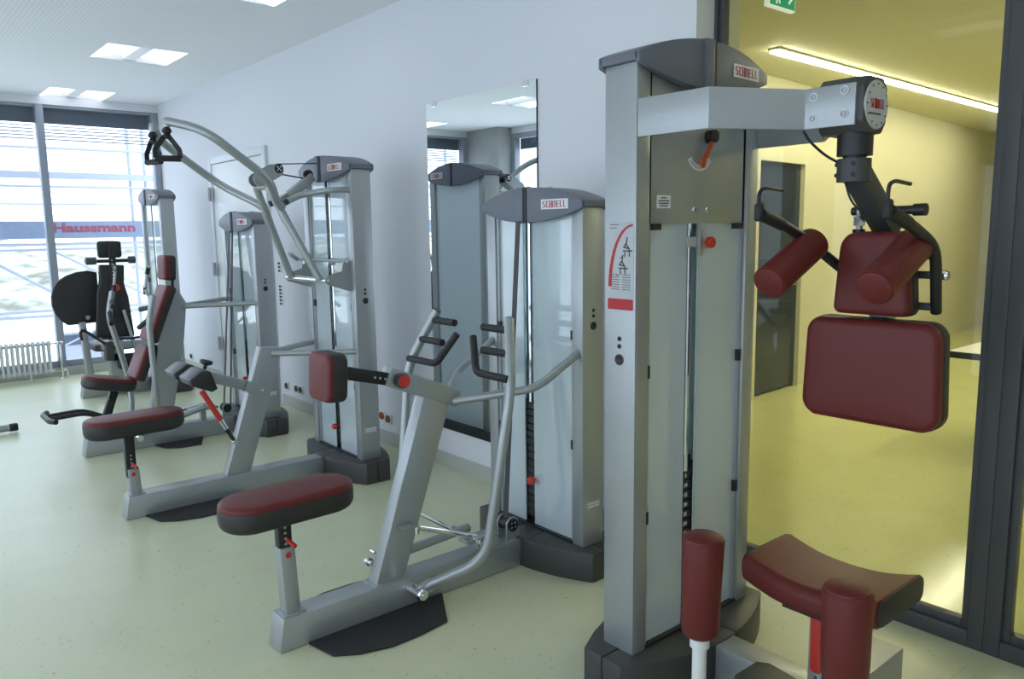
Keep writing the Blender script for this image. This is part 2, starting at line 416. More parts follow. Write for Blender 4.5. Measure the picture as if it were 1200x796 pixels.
# ---- end wall: floor-to-ceiling windows with blind boxes
mull = [2.93, 1.73, .53, -.67, -1.62]
def end_window(n, y1, y0):
    w = thing('window_%d' % n, (WIN_X, (y0+y1)/2, 0), kind='structure')
    part('mullion', G().box(WIN_X-.10, WIN_X+.02, y1-.038, y1+.038, .10, 3.03), 'winframe', w, .004)
    part('bottom_rail', G().box(WIN_X-.08, WIN_X+.0, y0+.038, y1-.038, .10, .17), 'winframe', w, .004)
    part('top_rail', G().box(WIN_X-.08, WIN_X+.0, y0+.038, y1-.038, 3.0, 3.03), 'winframe', w, .003)
    part('pane', G().box(WIN_X-.045, WIN_X-.037, y0+.03, y1-.03, .16, 3.01), 'pane', w)
    return w
for i in range(4): end_window(5+i, mull[i], mull[i+1])
struct('trim_1', G().box(WIN_X-.10, WIN_X+.02, -1.66, -1.58, 0, 3.03), 'winframe')
struct('trim_2', G().box(WIN_X-.12, WIN_X+.03, -1.95, 2.955, 0, .10), 'base')
struct('trim_3', G().box(WIN_X-.12, WIN_X+.02, -1.95, 2.97, 3.03, 3.12), 'wall')
for i, (a, b) in enumerate(zip(mull, mull[1:])):
    lab = ['dark blue blind box over the end window nearest the white wall', 'dark blue blind box over the end window above the radiator', 'dark blue blind box over the third end window from the white wall', 'dark blue blind box over the end window beside the concrete column'][i]
    t = thing('window_blind', (WIN_X+.02, (a+b)/2, 2.70), lab, 'blind', 'blinds on the end windows')
    part('head_box', G().box(WIN_X-.135, WIN_X-.11, b+.03, a-.03, 2.84, 3.035), 'blindbox', t, .004)
    for k in range(5):
        z = 2.815-.036*k
        part('slat', G().obox((WIN_X-.15, b+.045, z), (WIN_X-.15, a-.045, z), .06, .004, (.32, 0, 1)), 'slat', t)

# ---- side wall behind the camera side: tall windows, narrowed by added piers to cut the daylight
op = [-9.31, -7.7, -6.2, -4.7, -3.2, -1.7, -.2, 1.3, 2.9]
for i in range(len(op)-1):
    x0, x1 = op[i], op[i+1]
    w = thing('window_%d' % (10+i), ((x0+x1)/2, OPP_Y, 0), kind='structure')
    part('mullion', G().box(x0-.04, x0+.04, OPP_Y-.08, OPP_Y+.02, 0, 3.03), 'winframe', w)
    part('rail', G().box(x0+.04, x1-.04, OPP_Y-.08, OPP_Y+.02, 0.0, .12), 'winframe', w)
    part('rail', G().box(x0+.04, x1-.04, OPP_Y-.08, OPP_Y+.02, 2.96, 3.03), 'winframe', w)
    if i: part('added_pier', G().box(x0-.26, x0+.26, OPP_Y-.16, OPP_Y+.04, 0, 3.03), 'concrete', w)
    part('blind_box', G().box(x0+.04, x1-.04, OPP_Y-.12, OPP_Y-.09, 2.80, 2.96), 'blindbox', w)
    part('pane', G().box(x0+.03, x1-.03, OPP_Y-.045, OPP_Y-.037, .11, 2.97), 'pane', w)
struct('wall_left', G().box(-9.19, BACK_X, OPP_Y-.12, OPP_Y+.02, 3.03, CEIL+.07).box(-9.35, -9.19, OPP_Y-.12, OPP_Y+.02, 3.03, CEIL+.07).box(2.9, BACK_X, OPP_Y-.12, OPP_Y+.02, 0, 3.03), 'wall')
cc = struct('wall_corner_column', G().box(WIN_X-.05, -9.35, OPP_Y-.12, -1.66, 0, CEIL), 'concrete', .01)

# ---- mirror
t = thing('wall_mirror', (-3.85, WALL_Y, .27), 'tall frameless mirror on the white wall behind the rowing machine', 'mirror')
part('mirror_glass', G().box(-4.385, -3.310, WALL_Y-.008, WALL_Y-.001, .32, 2.41), 'mirror', t)
part('mirror_edge', G().box(-4.389, -3.306, WALL_Y-.0085, WALL_Y-.0005, .27, .32).box(-3.310, -3.306, WALL_Y-.009, WALL_Y-.0005, .32, 2.412), 'black', t)
for x in (-4.30, -3.40):
    part('clip', G().box(x-.025, x+.025, WALL_Y-.013, WALL_Y-.008, 2.385, 2.415), 'chrome', t)

# ---- luminaires
LLAB = {(-9.80, 2.055): 'recessed square ceiling light nearest the end windows', (-7.40, 2.055): 'recessed square ceiling light second from the end windows', (-5.00, 2.055): 'recessed square ceiling light third from the end windows, cut by the frame'}
ab = ['first', 'second', 'third', 'fourth', 'fifth', 'sixth']
for ix, x in enumerate(LX):
    for iy, y in enumerate(LY):
        lab = LLAB.get((x, y), 'recessed square ceiling light, %s from the end windows in the row by the %s' % (ab[ix], ('white wall', 'side windows')[iy]))
        t = thing('ceiling_light', (x, y, CEIL), lab, 'ceiling light', 'recessed square ceiling lights')
        h = LH-.004
        for sy in (-1, 1):   # wings slope from the sides up to the middle bar
            pr = [(sy*h, .0), (sy*(h-.03), .0), (sy*.06, .055), (sy*.06, .062), (sy*h, .012)]
            part('reflector_wing', G().prism(pr, lambda a, b, q, x=x, y=y: (x+q, y+a, CEIL+b+.002), -h, h), 'lum', t)
        part('lamp_bar', G().prism([(-.06, .03), (-.05, .012), (.05, .012), (.06, .03), (.06, .06), (-.06, .06)], lambda a, b, q, x=x, y=y: (x+q, y+a, CEIL+b), -h, h), 'lumbar', t)
        for sx in (-1, 1):
            part('end_plate', G().box(x+sx*h-.003, x+sx*h+.003, y-h, y+h, CEIL+.002, CEIL+.064), 'doorframe', t)

# ---- small fixtures on the wall
def socket(x, z, lab, m='labelgrey', grp=None):
    t = thing('wall_socket', (x, WALL_Y, z), lab, 'socket', grp)
    part('cover_plate', G().box(x-.040, x+.040, WALL_Y-.010, WALL_Y-.0005, z-.040, z+.040), 'white' if m != 'socket' else 'white', t, .003)
    part('insert', G().lathe((x, WALL_Y-.010, z), (0, -1, 0), [(0, .030), (.008, .029), (.008, .024), (.002, .022)], 16), 'frame' if m != 'socket' else 'socket', t)
socket(-6.81, .19, 'single wall socket low on the white wall, left of the pair')
socket(-6.60, .195, 'left socket of the pair behind the lat pulldown tower')
socket(-6.51, .195, 'right socket of the pair behind the lat pulldown tower')
socket(-5.095, .21, 'left one of the two orange wall sockets', 'socket')
socket(-5.005, .20, 'right one of the two orange wall sockets', 'socket')
socket(-9.48, .16, 'wall socket in the far corner beside the white door')
for (zz, hh, lab) in ((1.285, .10, 'small upper pictogram plate beside the white door'), (1.03, .19, 'long lower pictogram plate beside the white door')):
    t = thing('wall_sign', (-6.84, WALL_Y, zz-hh/2), lab, 'sign')
    part('plate', G().box(-6.885, -6.795, WALL_Y-.005, WALL_Y-.0005, zz-hh/2, zz+hh/2), 'white', t)
    n = 3 if hh < .15 else 6
    for k in range(n):
        z = zz-hh/2+hh*(k+.5)/n
        part('pictogram', G().box(-6.866, -6.814, WALL_Y-.0065, WALL_Y-.005, z-hh/n*.33, z+hh/n*.33).box(-6.85, -6.83, WALL_Y-.0075, WALL_Y-.0065, z-.004, z+.004), 'ink', t)

# ------------------------------------------------------------------ neighbouring room behind the glass
struct('floor_neighbour', G().box(-6.0, 5.0, 3.18, 16.0, -.12, 0), 'floor2')
struct('ceiling_neighbour', G().box(-6.0, 5.0, 3.2, 16.0, 2.93, 3.05), 'warmceil')
A0 = Vector((-3.80, 3.25)); DIR = Vector((-.083, .9965)).normalized(); NRM = Vector((DIR.y, -DIR.x))
def nw(s, t, z): q = A0 + DIR*s + NRM*t; return (q.x, q.y, z)   # s along the wall, t out of it
def nbox(g, s0, s1, t0, t1, z0, z1):
    return g.prism([(s0, t0), (s1, t0), (s1, t1), (s0, t1)], nw, z0, z1)
S0, S1 = 2.96, 3.98   # door opening
gw = nbox(nbox(nbox(G(), 0, S0, -.2, 0, 0, 2.93), S1, 12.5, -.2, 0, 0, 2.93), S0, S1, -.2, 0, 2.24, 2.93)
struct('wall_neighbour_left', gw, 'warmwall')
struct('wall_neighbour_far', G().box(-6.0, 5.0, 15.55, 15.8, 0, 2.93), 'warmwall')
struct('wall_neighbour_right', G().box(4.6, 4.8, 3.2, 15.6, 0, 2.93), 'warmwall')
struct('wall_neighbour_near', G().box(-6.0, WALL_END, 3.215, 3.30, 0, 2.93), 'warmwall')
struct('wall_neighbour_blocker', nbox(G(), 0, 12.5, -1.7, -1.6, 0, 2.93), 'warmwall')  # added behind the door glass to block the bright sky
d2 = thing('door_2', nw((S0+S1)/2, 0, 0), kind='structure')
part('door_frame', nbox(nbox(nbox(G(), S0-.02, S0+.07, -.05, .03, 0, 2.26), S1-.07, S1+.26, -.02, .03, 0, 2.26), S0+.07, S1-.07, -.05, .03, 2.18, 2.26), 'warmwall', d2)
part('pane', nbox(G(), S0+.07, S1-.07, -.03, -.015, .02, 2.18), 'doorpane', d2)
part('door_bar', nbox(G(), S0+.12, S1-.12, -.015, .02, 1.02, 1.05), 'chrome', d2)
# led line along the ceiling
LD = thing('ceiling_led_line', (-3.28, 7.6, 2.90), 'long white light line on the ceiling of the neighbouring room', 'ceiling light')
g = G(); g.obox((-3.44, 5.5, 2.912), (-3.64, 12.0, 2.912), .075, .030); part('diffuser', g, 'led', LD)
part('housing', G().obox((-3.44, 5.49, 2.921), (-3.64, 12.01, 2.921), .095, .016), 'warmceil', LD)
LED_ADDED = thing('ceiling_led_line', (-1.05, 7.3, 2.90), 'added unseen light line on the neighbouring ceiling, right of the visible one', 'ceiling light')  # added out of view to brighten the floor near the glass
part('diffuser', G().obox((-.95, 4.6, 2.912), (-1.15, 10.0, 2.912), .075, .030), 'led', LED_ADDED)
part('housing', G().obox((-.95, 4.59, 2.921), (-1.15, 10.01, 2.921), .095, .016), 'warmceil', LED_ADDED)
for (x, y) in ((0.6, 6.5), (3.2, 6.5), (-1.2, 9.8), (2.6, 9.8)):  # panels and lamps added out of view to light the neighbouring room
    t = thing('added_panel_light', (x, y, 2.90), 'added unseen panel light on the ceiling of the neighbouring room, %s' % {(0.6, 6.5): 'nearest the glass on the left', (3.2, 6.5): 'nearest the glass on the right', (-1.2, 9.8): 'far left', (2.6, 9.8): 'far right'}[(x, y)], 'ceiling light', 'added neighbouring room panel lights')
    part('housing', G().box(x-.32, x+.32, y-.32, y+.32, 2.905, 2.93), 'warmceil', t, .004)
    part('diffuser', G().box(x-.29, x+.29, y-.29, y+.29, 2.898, 2.906), 'exitwhite', t)
    l = area('added_fill_lamp', (x, y, 2.89), (0, 0, 0), .58, .58, 16, (1.0, .94, .66))
# white table on castors
tb = thing('meeting_table', (-1.35, 6.15, 0), 'white topped table with black edge beyond the glass', 'table')
part('table_top', G().box(-2.16, -.55, 5.72, 6.55, .700, .730), 'tabletop', tb)
part('edge_band', G().box(-2.172, -.538, 5.708, 6.562, .685, .7275), 'black', tb)
for x in (-1.93, -.78):
    lg = part('leg_frame', G().box(x-.03, x+.03, 6.10, 6.17, .09, .685).box(x-.025, x+.025, 5.82, 6.45, .06, .09), 'chrome', tb, .006)
    for y in (5.88, 6.40):
        part('castor', G().cyl((x-.012, y, .032), (x+.012, y, .032), .032, 14).box(x-.016, x+.016, y-.02, y+.02, .03, .066), 'chrome', lg)
# exit sign
ex = thing('exit_sign', (-2.50, 4.03, 2.68), 'green and white exit sign hanging beyond the glass', 'sign')
def exT(a, b, t): return (-2.50+t, 4.035+a, 2.838+b)
part('sign_panel', G().prism([(-.13, -.065), (.13, -.065), (.13, .065), (-.13, .065)], exT, -.015, .015), 'exitwhite', ex, .002)
part('sign_field', G().prism([(-.122, -.057), (.122, -.057), (.122, .057), (-.122, .057)], exT, .015, .017), 'green', ex)
man = [[(-.06, .03), (-.045, .0), (-.06, -.04)], [(-.045, 0), (-.03, -.035)], [(-.085, .005), (-.055, .02), (-.03, .01)]]
part('sign_symbol', strokes(man + [[(.02, 0), (.09, 0)], [(.065, .025), (.09, 0), (.065, -.025)]], .012, exT, .0185), 'exitwhite', ex)
for y in (3.95, 4.12): part('hanger', G().cyl((-2.50, y, 2.90), (-2.50, y, 2.93), .005, 8), 'chrome', ex)

# ------------------------------------------------------------------ outside the end window
struct('ground', G().box(-90, -10.4, -40, 60, -.9, -.6), 'ground')
gb = G()
n = 40; rows = []
for j, (dx, z) in enumerate(((0, -.6), (3, .2), (7, 1.0), (11, 1.35), (16, 1.2), (20, -.6))):
    rows.append([(-24-dx, -14+46*i/n, z+(random.uniform(-.16, .16) if 0 < j < 5 else 0)) for i in range(n+1)])
gb.add([p for r in rows for p in r], [(j*(n+1)+i, j*(n+1)+i+1, (j+1)*(n+1)+i+1, (j+1)*(n+1)+i) for j in range(5) for i in range(n)])
solo('grass_bank', gb, 'bank', 'long pale grassy bank outside the end window', 'bank', ang=60)
sc = thing('scaffold', (-12.0, 1.0, -.6), 'blue grey scaffold of tubes outside the end windows', 'scaffold')
for z, r in ((2.74, .020), (2.24, .018), (2.01, .012), (.60, .020), (.53, .018)):
    part('ledger', G().cyl((-12, -3.2, z), (-12, 4.2, z), r, 8), 'scaffold', sc)
part('guard_board', G().box(-12.02, -11.98, -3.2, 4.2, 2.34, 2.43), 'scaffold', sc)
for y in (-2.6, -.3, 3.1, 3.30, 4.2):
    part('standard', G().cyl((-12.05, y, -.6), (-12.05, y, 3.6), .024, 8), 'scaffold', sc)
part('brace', G().cyl((-12.04, .4, 1.92), (-12.04, 2.06, .81), .022, 8), 'scaffold', sc)
part('brace', G().cyl((-12.04, 2.0, 1.43), (-12.04, 3.29, .68), .016, 8), 'scaffold', sc)
part('brace', G().cyl((-12.08, 2.0, .05), (-12.08, 3.25, .62), .012, 8), 'scaffold', sc)
bn = thing('scaffold_banner', (-11.95, 1.2, 1.55), 'blue grey banner lettered Haussmann in red outside the window', 'banner')
part('banner_sheet', G().box(-11.965, -11.955, -3.2, 4.2, 1.555, 1.785), 'banner', bn)
part('banner_rope', G().box(-11.966, -11.954, -3.2, 4.2, 1.40, 1.425).box(-11.966, -11.954, -3.2, 4.2, 1.465, 1.50), 'scaffold', bn)
part('lettering', text_geo('Haussmann', .165, lambda a, b, t: (-11.954+t, 2.585+a, 1.690+b), .002, .0065, width=1.02), 'bannerred', bn, label='red lettering reading Haussmann')
db = thing('site_crate', (-12.6, 2.75, -.6), 'dark block stacked outside low behind the window', 'crate')
part('crate_body', G().box(-13.0, -12.7, 2.15, 2.62, .02, .17).box(-13.0, -12.7, 2.66, 3.1, .05, .19), 'blindbox', db)
part('crate_stand', G().box(-12.98, -12.72, 2.2, 3.0, -.6, .02), 'scaffold', db)

# ------------------------------------------------------------------ radiator
rd = thing('column_radiator', (-9.95, 1.1, 0), 'white column radiator standing before the end window', 'radiator')
for k in range(17):
    y = 1.575-.05*k
    g = G()
    for dx in (-.045, 0, .045):
        g.cyl((-9.95+dx, y, .09), (-9.95+dx, y, .40), .011, 8)
    g.sweep([(-9.995, y, .395), (-9.975, y, .425), (-9.925, y, .425), (-9.905, y, .395)], .017, 8, .01)
    g.sweep([(-9.995, y, .09), (-9.905, y, .09)], .019, 8)
    part('radiator_section', g, 'radiator', rd)
part('manifold', G().cyl((-9.95, .75, .40), (-9.95, 1.60, .40), .014, 8).cyl((-9.95, .75, .09), (-9.95, 1.60, .09), .014, 8), 'radiator', rd)
part('foot', G().box(-9.99, -9.91, 1.37, 1.385, 0, .09), 'radiator', rd)
part('foot', G().box(-9.99, -9.91, .85, .865, 0, .09), 'radiator', rd)
vv = part('valve', G().cyl((-9.95, 1.60, .40), (-9.95, 1.665, .40), .009, 8).lathe((-9.95, 1.66, .40), (0, 1, 0), [(0, .014), (.01, .022), (.05, .020), (.06, .012)], 10), 'chrome', rd)
part('supply_pipe', G().sweep([(-9.95, 1.67, .40), (-9.95, 1.69, .38), (-9.95, 1.69, 0)], .009, 8).sweep([(-9.95, 1.60, .09), (-9.95, 1.74, .09), (-9.95, 1.74, 0)], .009, 8, .02).lathe((-9.95, 1.69, 0), (0, 0, 1), [(0, .03), (.01, .028)], 12), 'chrome', rd)

# ------------------------------------------------------------------ weight towers
BASE_H = .138; UW = .338
def frame_at(cx, cy, turn):
    if turn: return lambda u, v, z: (cx+v, cy+u, z)
    return lambda u, v, z: (cx+u, cy-v, z)
def arc(u): return .085 + .125*(1-(u/.42)**2)
def tower(t, T, H, nplates, pin, slot=(-.048, .018), upper_panel=None, clips=True):
    """base, two uprights, glass, weight stack and cap of one weight tower"""
    # base covers (split by seams)
    def outline(u0, u1, sgn):
        n = 8; pts = [(u0+(u1-u0)*i/n, sgn*arc(u0+(u1-u0)*i/n)) for i in range(n+1)]
        return pts + [(u1, sgn*.0015), (u0, sgn*.0015)]
    tp = lambda a, b, z: T(a, b, z)
    for (u0, u1, s) in ((-.42, -.072, 1), (-.069, .069, 1), (.072, .42, 1), (-.42, .42, -1)):
        part('base_cover', G().prism(outline(u0, u1, s), tp, 0, BASE_H), 'dark', t, .006, 2, ang=30)
    # uprights
    ups = []
    for s in (-1, 1):
        a, b = sorted((s*(UW-.066), s*UW))
        up = part('upright', G().prism([(a, -.0675), (b, -.0675), (b, .0675), (a, .0675)], tp, BASE_H, H), 'silver', t, .003)
        ups.append(up)
        si = sorted((s*(UW-.066), s*(UW-.082)))
        part('glass_channel', G().prism([(si[0], .030), (si[1], .030), (si[1], .058), (si[0], .058)], tp, BASE_H, H), 'silver', up)
        # sight holes and rating plate on the outer cheek
        for z, r in ((1.235, .008), (1.210, .008), (1.165, .019)):
            ax = Vector(T(s, 0, 0))-Vector(T(0, 0, 0))
            part('screw', G().lathe(T(s*UW, 0, z), ax, [(-.002, r), (.002, r), (.003, r*.7), (.001, r*.5)], 14), 'black', up)
        def PT(a, b, q, s=s): return T(s*(UW+q), a, .331+b)
        if s < 0: continue
        pl = part('rating_plate', G().prism([(-.045, -.017), (.045, -.017), (.045, .017), (-.045, .017)], PT, 0, .001), 'labelgrey', up)
        part('plate_print', strokes([[(-.035, -.007), (-.01, -.007)], [(-.035, .007), (.03, .007)], [(.0, -.007), (.03, -.007)]], .006, PT, .0016), 'label', pl)
    gi = UW-.068; gz1 = upper_panel if upper_panel else H-.008
    for (a, b) in ((-gi, slot[0]), (slot[1], gi)):
        part('front_glass', G().prism([(a, .040), (b, .040), (b, .046), (a, .046)], tp, BASE_H+.004, gz1), 'frost', t)
    part('back_glass', G().prism([(-gi, -.052), (gi, -.052), (gi, -.046), (-gi, -.046)], tp, BASE_H+.004, H-.006), 'frostback', t)
    part('sill_strip', G().prism([(-gi, .044), (gi, .044), (gi, .066), (-gi, .066)], tp, BASE_H, BASE_H+.010), 'black', t)
    if upper_panel:
        part('upper_panel', G().prism([(-gi, .046), (gi, .046), (gi, .058), (-gi, .058)], tp, upper_panel, H), 'silver', t, .002)
    if clips:
        for s in (-1, 1):
            for z in (.61, 1.12):
                part('glass_clip', G().prism([(s*gi, .040), (s*(gi-.018), .040), (s*(gi-.018), .060), (s*gi, .060)], tp, z-.022, z+.022), 'black', t)
            if upper_panel:
                part('glass_clip', G().prism([(s*(gi-.06), .046), (s*(gi-.015), .046), (s*(gi-.015), .066), (s*(gi-.06), .066)], tp, upper_panel-.02, upper_panel), 'black', t)
    # weight stack
    zc = .175; ph = .034
    p0 = None
    for k in range(nplates):
        loc = Vector(T(0, -.003, zc+k*(ph+.0025))) - Vector(ROOT[t])
        if p0 is None:
            p0 = part('weight_plate', G().prism([(-.17, -.042), (.17, -.042), (.17, .036), (-.17, .036)], lambda a, b, z: T(a, b-.003, zc+z), 0, ph), 'plate', t, .003, 1)
            # origin at the plate itself so that copies share its mesh
            p0.data.transform(Matrix.Translation(-loc)); p0.location = loc
        else:
            share('weight_plate', p0, loc, t)
    top = zc+nplates*(ph+.0025)
    part('stack_head', G().prism([(-.05, -.03), (.02, -.03), (.02, .030), (-.05, .030)], tp, top, top+.055), 'black', t, .004)
    part('lifting_rod', G().cyl(T(slot[0]+.030, .031, top), T(slot[0]+.030, .031, H-.02), .0095, 10), 'chrome', t)
    for u in (-.12, .12):
        part('guide_rod', G().cyl(T(u, 0, BASE_H), T(u, 0, H-.02), .011, 10), 'chrome', t)
    ax = Vector(T(0, 1, 0))-Vector(T(0, 0, 0))
    part('selector_pin', G().lathe(T(-.015, .033, zc+pin*(ph+.0025)+ph/2), ax, [(0, .006), (.025, .006), (.025, .016), (.032, .020), (.050, .020), (.056, .012)], 14), 'red', t)
    # cap
    n = 20; W = UW+.014
    def ztop(u): return H+.030+.070*(1-(u/W)**2)
    def zbot(u): return H-.004-.058*(1-(u/W)**2)
    def ring(u, zb, zt, v0, v1): return [T(u, v0, zb), T(u, v1, zb), T(u, v1, zt), T(u, v0, zt)]
    us = [-W+2*W*i/n for i in range(n+1)]
    g = G()
    g.rings([ring(u, H+.001, ztop(u), -.080, .080) for u in us])
    g.rings([ring(u, min(zbot(u), H), ztop(u)-.001, .068, .086+.020*(1-(u/W)**2)) for u in us])
    g.rings([ring(u, min(zbot(u), H), ztop(u)-.001, -.086-.020*(1-(u/W)**2), -.068) for u in us])
    cp = part('cap', g, 'cap', t, .004, 2, ang=40)
    for s in (-1, 1):
        bw = G()
        for (a, b, m) in ((-.052, -.006, 'cap'),):
            q = [a+(b-a)*i/4 for i in range(5)]
            bw.rings([[T(u, s*.100, zbot(u)-.004), T(u, s*.116, zbot(u)-.001), T(u, s*.116, ztop(u)), T(u, s*.060, ztop(u)+.006), T(u, s*.060, ztop(u)-.01), T(u, s*.1, ztop(u)-.02)] for u in q])
        part('cap_band', bw, 'cap', cp, .003)
        part('cap_slot', G().rings([[T(u, s*.098, zbot(u)+.004), T(u, s*.110, zbot(u)+.001), T(u, s*.110, ztop(u)-.004), T(u, s*.098, ztop(u)-.004)] for u in (-.004, .012)]), 'black', cp)
    zl = H+.018
    def LT(a, b, q): u = .195+a; return T(u, .086+.020*(1-(u/W)**2)+.0015+q, zl+b)
    logo(cp, LT, .165, .044)
    def LB(a, b, q): u = -(.195+a); return T(u, -(.086+.020*(1-(u/W)**2)+.0015+q), zl+b)
    logo(cp, LB, .165, .044)
    return ups, cp

def beam(t, T, v0, v1, w=.11, h=.132):
    g = G(); a = w/2
    vs = [T(-a, v0-.0, h), T(a, v0, h), T(a, v0, 0.002), T(-a, v0, 0.002), T(-a, v1-.022, h), T(a, v1-.022, h), T(a, v1, .002), T(-a, v1, .002)]
    g.add(vs, [(0, 1, 2, 3), (4, 7, 6, 5), (0, 4, 5, 1), (1, 5, 6, 2), (2, 6, 7, 3), (3, 7, 4, 0)])
    return part('floor_beam', g, 'silver', t, .005)

def bolt(parent, p, ax, r=.012, m='chrome', L=.008):
    return part('bolt', G().lathe(p, ax, [(0, r), (L*.6, r), (L, r*.7)], 12), m, parent)

def seat_unit(t, xc, y0, y1, ztop, width, lean=0.0, post_y=None, zlow=.132, zsplit=.40, knob=True, th=.026, rad=(.10, .12, .12, .10)):
    """long seat pad on a telescopic post"""
    L = y1-y0; yc = (y0+y1)/2
    cz = ztop-th
    sd = part('seat', cushion(G(), (xc, yc, cz), (1, 0, lean*0), (0, 1, lean), width, L, .115, th, .020, .006), 'leather', t)
    part('seat_shell', cushion(G(), (xc, yc, cz+.001), (1, 0, 0), (0, -1, -lean), width+.002, L+.002, .115, .082, .036), 'blackvinyl', t)
    py_ = post_y if post_y else yc
    p1 = part('seat_post', G().prism([(-.032, -.030), (.032, -.030), (.032, .030), (-.032, .030)], lambda a, b, z: (xc+a, py_-.012*(z-.132)/.27+b, z), zlow, zsplit), 'silver', t, .005)
    part('weld_collar', G().box(xc-.042, xc+.042, py_-.045, py_+.045, zlow-.001, zlow+.008), 'silver', p1, .003)
    p2 = part('seat_slider', G().box(xc-.022, xc+.022, py_-.040, py_+.012, zsplit-.05, cz-.07), 'black', t, .003)
    for k in range(4):
        z = zsplit+.012+k*.022
        if z < cz-.09: part('index_hole', G().lathe((xc+.0222, py_-.014, z), (1, 0, 0), [(0, .0055), (.0006, .005)], 10), 'labelgrey', p2)
    part('mounting_plate', G().box(xc-.045, xc+.045, py_-.075, py_+.055, cz-.092, cz-.080), 'black', p2)
    if knob:
        part('adjuster_pin', G().cyl((xc+.03, py_-.01, zsplit+.03), (xc+.075, py_+.0, zsplit+.015), .009, 10), 'red', p2)
        part('arrow_mark', G().prism([(-.012, -.014), (.012, -.014), (.012, 0), (.02, 0), (0, .018), (-.02, 0), (-.012, 0)], lambda a, b, q: (xc+.0325+q, py_-.010+a*.8, zsplit-.03+b*.8), 0, .001), 'red', p1)
    return sd

def floor_mat_plate(t, pts, h=.012):
    return part('foot_mat', G().prism(pts, lambda a, b, z: (a, b, z), 0.001, h), 'rubber', t, .003)

